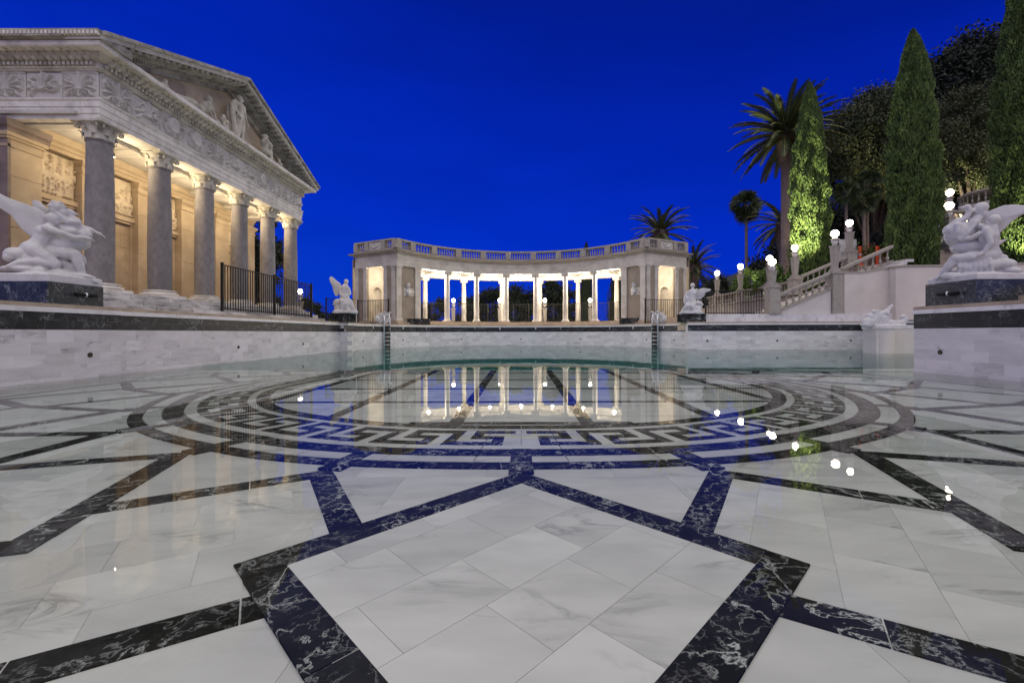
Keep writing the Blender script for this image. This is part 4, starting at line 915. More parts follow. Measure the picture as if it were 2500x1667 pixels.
def flutes():
    mb = MB(); n = 20; vs = []; prof = [(.20-.035*t**1.6, .22+3.15*t) for t in np.linspace(0, 1, 6)]
    for rr, z in prof:
        for k in range(n*2): a = 2*PI*k/(n*2); q = rr+(.004 if k % 2 else -.008); vs.append((q*math.cos(a), q*math.sin(a), z))
    m = n*2; fs = [(i*m+k, i*m+(k+1) % m, (i+1)*m+(k+1) % m, (i+1)*m+k) for i in range(5) for k in range(m)]; mb.add(vs, fs); return mb
fan = [-35.3, -21.1, -7.05, 7.05, 21.1, 35.3]
for rr in (9.5, 13.6):
    for a in fan:
        c = C('column', cm('column', lambda: ionic(), 'colonnade_stone', 35), None, loc=(*ap(rr, a), ZC), rz=R(-a)); put('capital', cm('ioncap', ioncap, 'colonnade_stone', 35), None, c)
        if rr > 10: put('fluting', cm('fluting', flutes, 'colonnade_stone'), None, c)
# entablature (front and back beams), ceiling and cornice
C('architrave', MB().sweep(arcp(9.28, -TE, TE, 60), [(0, ZT), (0, ZT+.2), (.02, ZT+.203), (.02, ZT+.42), (.05, ZT+.46), (.05, ZT+.5), (-.44, ZT+.5), (-.44, ZT)]), 'colonnade_stone')
C('frieze', MB().sweep(arcp(9.28, -TE, TE, 60), [(.012, ZT+.502), (.012, ZT+.74), (-.44, ZT+.74), (-.44, ZT+.502)]), 'colonnade_stone')
C('rear_architrave', MB().sweep(arcp(13.38, -50, 50, 60), [(0, ZT), (0, ZT+.2), (.02, ZT+.203), (.02, ZT+.44), (.06, ZT+.5), (-.44, ZT+.5), (-.44, ZT)]), 'colonnade_stone')
C('ceiling', MB().sweep(arcp(9.73, -TE, TE, 60), [(0, ZT+.46), (0, ZT+.52), (-3.5, ZT+.52), (-3.63, ZT+.46)]), 'colonnade_stone')
for a in [-56, -49.6, -42.4]+fan+[42.4, 49.6, 56]+[-28.2, -14.1, 0, 14.1, 28.2]:
    w = .9 if abs(a) in (28.2, 14.1, 0) else 1.3; C('ceiling_beam', ring(9.73, 13.37, ZT+(.24 if w > 1 else .36), ZT+.458, a-w/1.6, a+w/1.6, 3), 'colonnade_stone')
C('ceiling_beam', ring(11.35, 11.6, ZT+.34, ZT+.455, -TE, TE, 60), 'colonnade_stone')
def closed(out, z0, z1, prof=None):     # full outline of the roof, counter-clockwise seen so that right = outside
    pts = arcp(9.28, -TE, TE, 60)+arcp(13.25, TE, 54, 5)+arcp(13.85, 50, -50, 50)+arcp(13.25, -54, -TE, 5)
    return pts
OUT = closed(0, 0, 0)
def outline(prof, name, m): return C(name, MB().sweep(OUT, prof, close=True), m)
outline([(-.2, ZT+.742), (.05, ZT+.742), (.07, ZT+.78), (.07, ZT+.86), (.22, ZT+.88), (.28, ZT+.90), (.31, ZT+.965), (.34, ZT+1.0), (-.2, ZT+1.0)], 'cornice', 'balustrade_stone')
C('roof', MB().sweep(arcp(9.2, -TE, TE, 60), [(0, ZT+.93), (0, ZT+1.0), (-4.05, ZT+1.0), (-4.05, ZT+.93)]), 'balustrade_stone')
dn = MB()
for a in np.linspace(-TE, TE, 190): dn.at(*ap(9.24, a), ZT+.775, R(-a)).box(-.032, .032, -.07, .1, 0, .085)
for sg in (-1, 1):
    for r_ in np.linspace(9.3, 13.25, 30):
        x, y = ap(r_, sg*TE); a = R(-sg*TE); dn.at(x+sg*math.cos(R(TE))*.07, y-math.sin(R(TE))*.07, ZT+.775, a).box(-.05, .05, -.04, .04, 0, .085)
dn.M = None; C('dentils', dn, 'colonnade_stone', kind='stuff')
# balustrade on the roof
Z0 = ZT+1.002
def balus(h=.52, r=.062):
    return MB().box(-.055, .055, -.055, .055, 0, .04).box(-.055, .055, -.055, .055, h-.04, h).lathe([(.04, .04), (.035, .07), (.05, .10), (r, .17), (.058, .23), (.032, .33), (.028, .40), (.045, .44), (.04, h-.04)], n=10)
balm = cm('baluster', balus, 'balustrade_stone', 40)
def rail_ring(name, z0, z1, d0, d1, a0, a1): return C(name, MB().sweep(arcp(9.38, a0, a1, 60), [(d1, z0), (d1, z1), (d0, z1), (d0, z0)]), 'balustrade_stone')
rail_ring('plinth_rail', Z0, Z0+.13, -.22, .10, -TE+.3, TE-.3); rail_ring('top_rail', Z0+.66, Z0+.78, -.24, .12, -TE+.3, TE-.3)
pa = [-TE+1.2, -53.4, -42.4, -30.2, -18.1, -6.05, 6.05, 18.1, 30.2, 42.4, 53.4, TE-1.2]
for a in pa: C('balustrade_pier', MB().at(*ap(9.42, a), Z0, R(-a)).box(-.21, .21, -.17, .17, .132, .658), 'balustrade_stone')
for a0, a1 in zip(pa, pa[1:]):
    n = 8 if a1-a0 > 11.5 else 6
    for i in range(n): a = a0+(a1-a0)*(.165+.67*i/(n-1)); C('baluster', balm, None, loc=(*ap(9.42, a), Z0+.135), rz=R(-a))
for sg in (-1, 1):
    x0, y0 = ap(9.3, sg*TE); x1, y1 = ap(13.2, sg*TE); d = Vector((x1-x0, y1-y0)).normalized(); L = 3.9; a = math.atan2(d.y, d.x)
    def at(s): return (x0+d.x*s, y0+d.y*s)
    for nm, z0_, z1_ in (('plinth_rail', Z0+.001, Z0+.129), ('top_rail', Z0+.661, Z0+.779)): C(nm, MB().at(*at(0), 0, a).box(.2, L, -.13, .13, z0_, z1_), 'balustrade_stone')
    for s in (.15, 1.15, 2.7, 3.75): C('balustrade_pier', MB().at(*at(s), Z0, a).box(-.17, .17, -.15, .15, .131, .659), 'balustrade_stone')
    for s in (.45, .62, .80, 3.0, 3.18, 3.36): C('baluster', balm, None, loc=(*at(s), Z0+.132))
    p0 = at(1.35) if sg > 0 else at(2.52); me = relief(1.17, .52, swag_relief(1.17, .52), 40, 20, depth=.06).mesh('swag_panel', True)
    n_out = Vector((math.cos(R(TE))*sg*.06, -math.sin(R(TE))*.06))
    C('swag_panel', me, 'colonnade_stone', loc=(p0[0]+n_out.x, p0[1]+n_out.y, Z0+.135), rz=a if sg > 0 else a+PI)
    C('panel_back', MB().at(*at(1.92), Z0, a).box(-.6, .6, -.05, .05, .13, .66), 'colonnade_stone')
# rear balustrade
C('rear_rail', MB().sweep(arcp(13.0, -TE, TE, 50), [(.1, Z0+.66), (.1, Z0+.78), (-.16, Z0+.78), (-.16, Z0+.66)]), 'balustrade_stone')
for i, a in enumerate(np.linspace(-50, 50, 90)): C('baluster', balm, None, loc=(*ap(13.03, a), Z0+.135)) if i % 9 else C('balustrade_pier', MB().at(*ap(13.03, a), Z0, R(-a)).box(-.21, .21, -.12, .12, 0, .658), 'balustrade_stone')
# end pavilions
def pil(w=.46, d=.10, h=3.70):
    return MB().box(-w/2-.05, w/2+.05, -d-.05, .02, 0, .13).box(-w/2-.02, w/2+.02, -d-.02, .02, .132, .20).box(-w/2, w/2, -d, .02, .202, h-.32).box(-w/2-.02, w/2+.02, -d-.02, .02, h-.318, h-.28).box(-w/2+.01, w/2-.01, -d-.01, .02, h-.278, h-.14).box(-w/2-.05, w/2+.05, -d-.05, .02, h-.138, h-.06).box(-w/2-.07, w/2+.07, -d-.07, .02, h-.058, h-.002)
def bust():
    m = MB(); m.ell((0, .03, .28), (.24, .10, .17), 14, 9).ell((0, .02, .50), (.09, .08, .16), 10, 8).ell((0, -.02, .70), (.115, .12, .155), 14, 10).ell((0, .03, .74), (.13, .13, .14), 12, 8).ell((0, -.14, .68), (.025, .04, .04), 8, 6).ell((.1, .05, .62), (.05, .05, .12), 8, 6).ell((-.1, .05, .62), (.05, .05, .12), 8, 6)
    m.lathe([(.10, 0), (.13, .03), (.08, .08), (.12, .16)], n=14); return m
for sg in (-1, 1):
    pv = sg
    lo, hi = (49.3, TE)
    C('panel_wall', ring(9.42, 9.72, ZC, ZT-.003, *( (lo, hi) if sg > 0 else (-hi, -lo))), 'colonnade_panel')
    for a in (50.6, 60.9): C('pilaster', cm('pilaster', pil, 'colonnade_stone'), None, loc=(*ap(9.43, sg*a), ZC), rz=R(-sg*a))
    am = sg*55.8; bx_, by_ = ap(9.33, am)
    o = C('bust_relief', cm('bust_relief', bust, 'statue_marble', True), None, loc=(bx_, by_, 3.45), rz=R(-am))
    bx_, by_ = ap(9.415, am); tx = Vector((math.cos(R(am)), -math.sin(R(am)))); o = C('bust_relief', me, 'statue_marble', loc=(bx_-tx.x*.31, by_-tx.y*.31, 3.45), rz=R(-am))
    x0, y0 = ap(9.35, sg*TE); x1, y1 = ap(13.2, sg*TE); d = Vector((x1-x0, y1-y0)).normalized(); a = math.atan2(d.y, d.x)
    rz_ = a if sg > 0 else a+PI     # local -Y must look out of the end
    def loc_(s): return (x0+d.x*s, y0+d.y*s)
    def seg(s0, s1, z0, z1, m, nm, th=.12):
        c = loc_((s0+s1)/2); C(nm, MB().at(*c, 0, rz_).box(-(s1-s0)/2, (s1-s0)/2, -.02, th, z0, z1), m)
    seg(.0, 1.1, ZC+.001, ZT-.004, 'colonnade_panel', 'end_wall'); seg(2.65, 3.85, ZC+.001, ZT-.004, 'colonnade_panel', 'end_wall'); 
    for s in (.22, .93, 2.83, 3.62): c = loc_(s); C('pilaster', cm('pilasterb', lambda: pil(.30, .09), 'colonnade_stone'), None, loc=(c[0], c[1], ZC), rz=rz_)
    seg(-.0, 3.85, ZT, ZT+.74, 'colonnade_stone', 'end_architrave', .3)
    # outer wall with back side and the inner niche wall
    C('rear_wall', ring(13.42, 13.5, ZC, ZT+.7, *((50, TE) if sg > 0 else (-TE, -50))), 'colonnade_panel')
    tn = sg*54.6; nx_, ny_ = ap(12.99, tn); tv = Vector((math.cos(R(tn)), -math.sin(R(tn)))); Wn = 1.9
    C('niche_wall', arch_recess(MB(), Wn, ZT+.455-ZC, Wn/2, .36, 2.15, .42), 'colonnade_stone', 35, loc=(nx_-tv.x*Wn/2, ny_-tv.y*Wn/2, ZC+.01), rz=R(-tn))
    xi0, yi0 = ap(9.72, sg*49.6); W_ = 3.5
    mb = arch_recess(MB(), W_, ZT+.455-ZC, 1.75, .42, 2.2, .38)
    di = Vector((math.sin(R(sg*49.6)), math.cos(R(49.6)))); ai = math.atan2(di.y, di.x)
    if sg > 0: C('niche_wall', mb, 'colonnade_stone', 35, loc=(xi0, yi0, ZC+.01), rz=ai)
    else: xe, ye = xi0+di.x*W_, yi0+di.y*W_; C('niche_wall', mb, 'colonnade_stone', 35, loc=(xe, ye, ZC+.01), rz=ai+PI)
    for s in (.3, 3.2): 
        q = ap(9.72+s, sg*50.2); C('pilaster', cm('pilasterb', None, None), None, loc=(*q, ZC), rz=(ai if sg > 0 else ai+PI))
    for s in (11.3,): l_ = ap(s, sg*56); lamp_point('pavilion_bulb', (l_[0], l_[1]-AC-9.5, 3.3), 210, (1.0, .84, .62), .15, colo)
for i, a in enumerate([-42.4, -28.2, -14.1, 0, 14.1, 28.2, 42.4]):
    q = ap(10.1, a); nm = ['far left', 'second from the left', 'third from the left', 'middle', 'third from the right', 'second from the right', 'far right'][i]
    t = thing('ceiling_lamp', 'small bracket lamp under the colonnade ceiling, %s' % nm, 'lamp', (q[0], q[1], 5.05), R(-a), group='lamps behind the colonnade beam')
    B(MB().box(-.1, .1, -.42, -.36, .34, .44).tube([(0, -.36, .38), (0, -.2, .30), (0, 0, .12)], .012, 6), 'bracket', 'brass', t); B(MB().ell((0, 0, .06), (.05, .05, .05), 10, 7), 'bulb', 'spot_glass', t, True)
    lamp_point('ceiling_bulb', (0, .05, -.1), 500, (1.0, .88, .70), .08, t)
stone_block('low dark marble bench in front of the left colonnade pavilion', -7.75, -6.25, 29.45, 29.95, 1.435, 1.87, 'black_marble')
stone_block('low dark marble bench in front of the right colonnade pavilion', 6.75, 8.1, 29.25, 29.75, 1.435, 1.87, 'black_marble')
# ============================================================ FENCES
def fence(label, path, z, h=1.6, posts=None, gap=.115, name='metal_fence', bar=.011):
    P = [Vector(p) for p in path]; c = P[len(P)//2]; t = thing(name, label, 'fence', (c.x, c.y, z)); L = [0]
    for a, b in zip(P, P[1:]): L.append(L[-1]+(b-a).length)
    def pos(s):
        for i in range(len(P)-1):
            if s <= L[i+1]+1e-6 or i == len(P)-2:
                q = P[i]+(P[i+1]-P[i])*((s-L[i])/(L[i+1]-L[i])); d = P[i+1]-P[i]; return q-c, math.atan2(d.y, d.x)
    lp = [(p.x-c.x, p.y-c.y) for p in P]
    for zz in (.10, h-.17 if False else h-.05): B(MB().sweep(lp, [(-.016, zz), (-.016, zz+.035), (.016, zz+.035), (.016, zz)]), 'rail', 'black_metal', t)
    for s in (posts or [0, L[-1]]):
        q, a = pos(s); put('post', cm('post%d' % round(h*100), lambda: MB().box(-.035, .035, -.035, .035, -.01, h+.02).box(-.08, .08, -.08, .08, -.01, .012).box(-.045, .045, -.045, .045, h+.02, h+.04), 'black_metal'), None, t, (q.x, q.y, 0), a)
    n = min(290, int(L[-1]/gap))
    for i in range(1, n):
        q, a = pos(L[-1]*i/n); put('picket', cm('picket%d_%d' % (round(h*100), round(bar*1000)), lambda: MB().box(-bar, bar, -bar, bar, .06, h-.03), 'black_metal'), None, t, (q.x, q.y, 0), a)
    return t
fence('black metal picket fence on the temple steps', [(-9.95, 14.45), (-9.95, 20.6)], 1.60, 1.60, [0, 3.05, 6.15], .135, bar=.012)
fence('black metal picket fence running through the middle of the colonnade', arcp(12.7, -48, 48, 60), ZC, 1.62, [0, 3, 5.4, 7.8, 10.0, 11.3, 13.4, 15.8, 18.2, 21.2], .125, bar=.010)
fence('black metal picket fence before the left pavilion', [(-10.75, 28.6), (-8.55, 28.0)], DZ+.003, 1.62, [0, 2.28], .12)
fence('black metal picket fence before the right pavilion', [(8.05, 28.1), (10.6, 28.2)], DZ+.003, 1.62, [0, 2.55], .12)
fence('black metal picket fence left of the small seated statue', [(-11.9, 26.5), (-10.8, 27.8)], DZ+.003, 1.6, [0, 1.7], .12)
# ============================================================ LAMPS
def herm(h):
    return MB().box(-.20, .20, -.20, .20, 0, .10).box(-.165, .165, -.165, .165, .102, .17).add([(-.11, -.11, .172), (.11, -.11, .172), (.11, .11, .172), (-.11, .11, .172), (-.17, -.17, h*.74), (.17, -.17, h*.74), (.17, .17, h*.74), (-.17, .17, h*.74)], [(0, 3, 2, 1), (4, 5, 6, 7), (0, 1, 5, 4), (1, 2, 6, 5), (2, 3, 7, 6), (3, 0, 4, 7)]).box(-.20, .20, -.19, .19, h*.742, h*.78)
def hhead(h):
    m = MB().ell((0, 0, h*.87), (.13, .13, .17), 12, 8).ell((0, -.10, h*.85), (.05, .05, .07), 8, 6).ell((-.1, 0, h*.9), (.07, .1, .09), 8, 6).ell((.1, 0, h*.9), (.07, .1, .09), 8, 6); m.lathe([(.20, h*.95), (.22, h*.965), (.10, h), (.08, h+.03)], n=14); return m
def lamp(label, x, y, zbase, zglobe, r=.18, ped=0):
    t = thing('lamp_post', label, 'lamp', (x, y, zbase), group='globe lamps on carved stone posts round the pool')
    p = 0
    if ped: B(MB().box(-.27, .27, -.27, .27, 0, ped-.12).box(-.31, .31, -.31, .31, ped-.118, ped-.06).box(-.29, .29, -.29, .29, ped-.058, ped).box(-.31, .31, -.31, .31, -.001, .12), 'pedestal', 'balustrade_stone', t); p = ped
    h = zglobe-r-zbase-p-.05; k = 'herm%d' % round(h*100)
    put('shaft', cm(k, lambda: herm(h), 'balustrade_stone'), None, t, (0, 0, p+.001)); put('carved_head', cm('hh%d' % round(h*100), lambda: hhead(h), 'pale_stone', True), None, t, (0, 0, p+.001))
    put('globe', cm('globe%d' % round(r*1000), lambda: MB().ell((0, 0, 0), r, 20, 12), 'lamp_glass', True), None, t, (0, 0, zglobe-zbase)); return t
for i, x in enumerate((-6.35, -2.0, 2.25, 6.5)):
    lamp('globe lamp beyond the colonnade, %s of the four seen between its columns' % ['leftmost', 'second from the left', 'third from the left', 'rightmost'][i], x, 40.8, 1.43, 3.95, .17)
lamp('globe lamp behind the far end of the temple fence', -16.9, 33.2, 1.43, 4.1, .18)
lamp('globe lamp beside the small statue left of the colonnade', -13.4, 35.4, 1.43, 3.95, .2)
lamp('globe lamp on the terrace balustrade nearest the right pavilion', 16.6, 36.7, 3.1, 5.91, .2, .95)
lamp('globe lamp on the terrace balustrade, second from the right pavilion', 16.75, 33.1, 3.1, 5.91, .2, .95)
lamp('globe lamp just behind the one at the foot of the stairs', 16.4, 28.6, 3.1, 5.75, .2, .95)
lamp('globe lamp on the tall post at the foot of the stairs', 13.3, 22.95, 1.84, 4.60, .18, 1.5)
lamp('globe lamp in front of the bright green cypress', 16.3, 25.8, 3.1, 5.9, .18, 1.0)
lamp('globe lamp on the tall pier halfway up the stair railing', 16.72, 23.1, 1.84, 6.12, .19, 2.25)
lamp('globe lamp at the top of the stairs beside the flower planters', 19.7, 26.0, 4.9, 7.42, .19, .85)
lamp('lower of two globe lamps right behind the big right statue', 23.7, 24.0, 5.4, 7.86, .20, .4)
lamp('upper of two globe lamps right behind the big right statue', 27.0, 27.3, 6.8, 9.65, .20, .4)
lamp('small warm globe lamp high on the upper balcony by the right cypress', 33.2, 30.0, 10.3, 13.1, .2, .4)
# ============================================================ POOL LADDERS
for sg, lb in ((-1, 'left'), (1, 'right')):
    a = 66.5; x, y = 8.70*math.sin(R(a))*sg, 22.2+8.70*math.cos(R(a)); rz = R(-a*sg)
    t = thing('pool_ladder', 'steel pool ladder with white carved swans on top, %s side of the far wall' % lb, 'ladder', (x, y, 0), rz)
    for s in (-.24, .24):
        B(MB().tube([(s, -.06, -.11), (s, -.06, 1.45), (s, -.05, 1.8), (s, .0, 2.0), (s, .12, 2.05), (s, .26, 1.95), (s, .32, 1.7), (s, .32, 1.44)], .045, 10), 'rail', 'steel', t, True)
        m = MB(); m.ell((s*1.6, .30, 1.68), (.17, .18, .22), 12, 9); chain(m, [(s, .30, 1.5), (s, .26, 1.75), (s, .14, 1.96)], [.14, .15, .12]); chain(m, [(s, .14, 1.92), (s+.02, .02, 2.06), (s, -.06, 2.12)], [.08, .06, .05]); m.ell((s, -.08, 2.1), (.06, .09, .06), 9, 7); chain(m, [(s, .3, 1.8), (s, .42, 1.98), (s, .34, 2.1)], [.08, .05, .03]); chain(m, [(s, .3, 1.5), (s, .45, 1.62)], [.1, .05])
        B(m, 'carved_swan', 'statue_marble', t, True)
    for k in range(6): B(MB().box(-.20, .20, -.14, -.0, .02+k*.235, .13+k*.235), 'rung', 'black_metal', t)
# ============================================================ FOUNTAIN PEDESTAL IN THE ALCOVE
t = thing('fountain_pedestal', 'white pedestal standing in the pool alcove with a carved sea creature on top', 'pedestal', (15.3, 18.0, FZ))
pl = [(-.72, -.2)]+[(-.66+.30*(1-math.cos(PI*i/12)), -.25-.22*math.sin(PI*i/12)) for i in range(13)]+[(.0, -.15), (2.6, -.15), (2.6, .5), (-.72, .5)]
B(MB().prism(pl, 0, 1.14), 'shaft', 'plaster', t, 30); B(MB().prism([(x*1.03, y*1.1) for x, y in pl], 1.142, 1.22), 'cap', 'coping_marble', t, 30)
m = MB(); Q = lambda cx, cy, y=0: ((cx-1311)/848, y+.1, 1.22+(1040-cy)/848)
m.ell(Q(650, 880), (.30, .2, .24), 14, 10); m.ell(Q(690, 680), (.16, .15, .17), 12, 9); m.ell(Q(540, 960), (.2, .2, .12), 12, 8)
for k in range(7): a = k*.9; chain(m, [Q(860, 640), Q(860+130*math.cos(a), 520-70*abs(math.sin(a)), -.08*math.sin(a*2)), Q(860+150*math.cos(a), 450, -.1*math.sin(a))], [.07, .05, .022])
chain(m, [Q(820, 800), Q(950, 620), Q(1150, 540, -.05), Q(1280, 450, -.05), Q(1360, 340, -.05), Q(1440, 290, -.05)], [.15, .14, .115, .085, .075, .06]); m.ell(Q(1230, 560, -.08), (.14, .1, .09), 10, 8)
for k in range(5): chain(m, [Q(950, 680+k*70, -.06), Q(1120, 700+k*72, -.14), Q(1300, 690+k*75, -.04)], [.06, .07, .05])
chain(m, [Q(1350, 900), Q(1560, 930), Q(1800, 900), Q(1930, 780), Q(1880, 660), Q(1790, 700)], [.16, .16, .13, .11, .09, .06])
m.box(-.7, 1.9, -.15, .5, 1.18, 1.30); put('carved_sea_creature', remesh(m, 'carved_sea_creature', .03, 'statue_marble'), None, t)
# ============================================================ RIGHT: LOW WALL, STAIR, TERRACES
lw = thing('marble_parapet', 'low pale marble parapet along the far side of the right alcove', 'wall', (13, 22.85, DZ))
for i in range(17): x = 8.9+i*.95; B(MB().box(x-13+.003, x-13+.947, -.13, .13, .004, .408+random.uniform(-.002, .002)), 'marble_slab', 'coping_marble', lw)
put('upper_terrace', MB().box(9.2, 60, 23.0, 60, 1.0, 1.78).box(16.62, 60, 25.95, 60, 1.7, 3.08).box(20.3, 60, 25.97, 60, 3.0, 4.88).box(23.2, 60, 24.0, 60, 3, 5.4).mesh('upper_terrace'), 'tan_stone', kind='structure')
tw = thing('terrace_wall', 'stone terrace wall topped by a balustrade, between the right pavilion and the stairs', 'wall', (16.5, 31.5, DZ))
for r_ in range(4):
    for i in range(16):
        y = -5.7+i*.78+(r_ % 2)*.39; B(MB().box(-.1+random.uniform(-.005, .005), .12, y+.004, y+.776, r_*.42+.003, r_*.42+.417), 'ashlar_block', 'balustrade_stone', tw)
B(MB().box(-.2, .2, -5.8, 7.0, 1.69, 1.80), 'base_rail', 'balustrade_stone', tw); B(MB().box(-.18, .18, -5.8, 7.0, 2.44, 2.56), 'top_rail', 'balustrade_stone', tw)
bal2 = cm('balusterb', lambda: balus(.63, .085), 'balustrade_stone', 40)
for i in range(44):
    if i % 11 == 0: B(MB().box(-.16, .16, -5.5+i*.28-.14, -5.5+i*.28+.14, 1.802, 2.438), 'pier', 'balustrade_stone', tw)
    else: put('baluster', bal2, None, tw, (0, -5.5+i*.28, 1.805))
st = thing('staircase', 'broad stone staircase climbing right between two balustrades', 'stairs', (13.6, 24.4, 1.78))
nst = 20
for k in range(nst): B(MB().box(k*.37, max(7.0, k*.37+.4), -1.2, 1.45, k*.15+.001, (k+1)*.15-.022).box(k*.37-.03, max(7.0, k*.37+.4), -1.2, 1.45, (k+1)*.15-.02, (k+1)*.15), 'step', 'pale_stone', st)
def sloped(label, x0, x1, y, z0, z1, nb, wall=None, name='stair_balustrade', hh=.93, pier=True, skirt=None):
    t = thing(name, label, 'balustrade', (x0, y, z0)); L = x1-x0; dz = z1-z0
    def rail(nm, a, b, w, m='balustrade_stone'):
        B(MB().add([(0, -w, a), (L, -w, dz+a), (L, w, dz+a), (0, w, a), (0, -w, b), (L, -w, dz+b), (L, w, dz+b), (0, w, b)], [(0,3,2,1),(4,5,6,7),(0,1,5,4),(1,2,6,5),(2,3,7,6),(3,0,4,7)]), nm, m, t)
    rail('base_rail', 0, .13, .17); rail('top_rail', hh-.13, hh, .16); rail('top_moulding', hh-.17, hh-.131, .12)
    for i in range(nb):
        s = (i+.5)/nb; me = cm('balusterb', None, None); put('baluster', me, None, t, (L*s, 0, .135+dz*s), scale=(1, 1, (hh-.30)/.63))
    if wall is not None: B(MB().add([(0, -.12, wall-z0), (L, -.12, wall-z0), (L, -.12, dz-.003), (0, -.12, -.003), (0, .12, wall-z0), (L, .12, wall-z0), (L, .12, dz-.003), (0, .12, -.003)], [(0,1,2,3),(4,7,6,5),(0,4,5,1),(1,5,6,2),(2,6,7,3),(3,7,4,0)]), 'stringer_wall', 'plaster', t)
    return t
sloped('near stair balustrade rising from the tall lamp post at its foot', 13.62, 16.42, 23.1, 1.93, 3.13, 8, 1.78)
sloped('near stair balustrade continuing up from the lamp pier to the big cypress', 17.02, 19.75, 23.14, 3.35, 4.57, 7, 3.0)
sloped('far stair balustrade rising behind the bright cypress foot', 16.62, 19.35, 25.9, 3.3, 4.45, 8)
sloped('level balustrade of the upper terrace left of the right cypress', 24.2, 33.0, 26.0, 5.95, 6.0, 26, 5.0)
sloped('level upper balustrade half hidden behind the right statue wing', 27.5, 36, 28.5, 7.9, 7.95, 24, 5.0)
wl = thing('plaster_wall', 'plain beige plastered retaining wall with dark coping below the cypresses', 'wall', (20, 22.9, 1.44))
def wbox(nm, m, *d): B(MB().box(d[0]-20, d[1]-20, d[2]-22.9, d[3]-22.9, d[4]-1.44, d[5]-1.44), nm, m, wl)
wbox('pier', 'plaster', 17.05, 17.85, 22.87, 22.97, 1.44, 3.98); wbox('coping', 'balustrade_stone', 17.0, 17.9, 22.83, 23.0, 3.982, 4.06)
def slope_panel(nm, m, x0, x1, y0, y1, za, zb0, zb1, ztop0, ztop1):
    q = [(x-20, y-22.9, z-1.44) for (x, y, z) in ((x0, y0, zb0), (x1, y0, zb1), (x1, y1, zb1), (x0, y1, zb0), (x0, y0, ztop0), (x1, y0, ztop1), (x1, y1, ztop1), (x0, y1, ztop0))]
    B(MB().add(q, [(0,3,2,1),(4,5,6,7),(0,1,5,4),(1,2,6,5),(2,3,7,6),(3,0,4,7)]), nm, m, wl)
slope_panel('wall_panel', 'plaster', 17.853, 19.45, 22.93, 22.97, 0, 1.44, 1.44, 3.98, 4.24)
slope_panel('coping', 'balustrade_stone', 17.903, 19.45, 22.88, 23.02, 0, 3.983, 4.243, 4.06, 4.32)
B(MB().sweep([(19.4-20, 23.2-22.9), (19.45-20, 22.5-22.9), (19.8-20, 22.25-22.9), (21-20, 22.2-22.9), (22.6-20, 22.0-22.9), (25-20, 21.4-22.9), (29-20, 19.4-22.9)], [(0, 0), (0, 2.78), (-.25, 2.78), (-.25, 0)]), 'curved_wall', 'plaster', wl, 40)
B(MB().sweep([(19.4-20, 23.2-22.9), (19.45-20, 22.5-22.9), (19.8-20, 22.25-22.9), (21-20, 22.2-22.9), (22.6-20, 22.0-22.9), (25-20, 21.4-22.9), (29-20, 19.4-22.9)], [(.05, 2.783), (.05, 2.87), (-.32, 2.87), (-.32, 2.783)]), 'curved_coping', 'balustrade_stone', wl, 40)
put('planting_bed', MB().prism([(19.75, 22.6), (22.6, 22.3), (25, 21.75), (29, 19.8), (60, 19.8), (60, 24), (20.6, 24), (19.75, 23.6)], 1.5, 4.12).mesh('planting_bed'), 'ground_soil', kind='structure')
fence('black metal picket fence standing on the parapet before the terrace wall', [(9.9, 23.25), (13.2, 23.25)], 1.80, 1.35, [0, 3.3], .14)
# steps beside the right block
ts = thing('garden_steps', 'tan stone steps rising at the right edge in front of the terrace', 'steps', (10.4, 7.6, DZ))
for k in range(3): B(MB().box(-.75+k*.35, 3, .1, 1.0, k*.15+.006, k*.15+.15), 'step', 'tan_stone', ts)
tp = thing('temple_side_step', 'mottled stone plinth courses below the temple at the far left', 'steps', (-13, 9.9, DZ)); B(MB().box(-4, 1.9, -.2, .44, .004, .17), 'step', 'old_marble', tp)
# balcony at the upper right
bc = thing('balcony', 'carved curved stone balcony high behind the right statue', 'balcony', (32.5, 29.2, 5.4))
B(MB().lathe([(1.3, 0), (1.3, 2.4), (1.5, 2.9), (2.0, 3.5), (2.15, 3.9), (2.15, 4.05)], n=28), 'drum', 'pale_stone', bc, 40)
B(MB().lathe([(2.15, 4.75), (2.2, 4.78), (2.2, 4.9), (2.15, 4.92)], n=28), 'top_rail', 'balustrade_stone', bc, 40)
for k in range(36): a = 2*PI*k/36; put('baluster', cm('balusterb', None, None), None, bc, (2.08*math.cos(a), 2.08*math.sin(a), 4.08))
me = relief(1.6, 1.6, scene_relief(1.6, 1.6, 9), 40, 40, depth=.2).mesh('carved_panel', True); put('carved_panel', me, 'statue_marble', bc, (-1.4, -1.35, .8), R(-42))
# planters, barrier posts, sign
for i, (x, y) in enumerate(((20.9, 26.5), (21.5, 26.75), (22.2, 26.6))):
    t = thing('flower_planter', 'terracotta planter with red and pink flowers at the top of the stairs, %s' % ('left one', 'middle one', 'right one')[i], 'planter', (x, y, 4.88), group='flower planters at the top of the stairs')
    B(MB().lathe([(.22, 0), (.24, .05), (.34, .45), (.38, .47), (.38, .55), (.33, .56)], n=18), 'pot', 'orange_plastic' if i == 9 else 'tan_stone', t, 40)
    mb = MB(); fl = MB()
    for k in range(260):
        p = Vector((random.gauss(0, .27), random.gauss(0, .27), .6+abs(random.gauss(0, .30)))); a = Vector((random.gauss(0, 1), random.gauss(0, 1), random.gauss(0, 1))).normalized()*.065; b = a.cross(Vector((.3, .5, .8))).normalized()*.045
        (mb if k % 4 else fl).add([tuple(p-a), tuple(p+b), tuple(p+a), tuple(p-b)], [(0, 1, 2, 3)])
    B(mb, 'leaves', 'bright_leaf', t); B(fl, 'flowers', 'flower_pink' if i == 0 else 'flower_red', t)
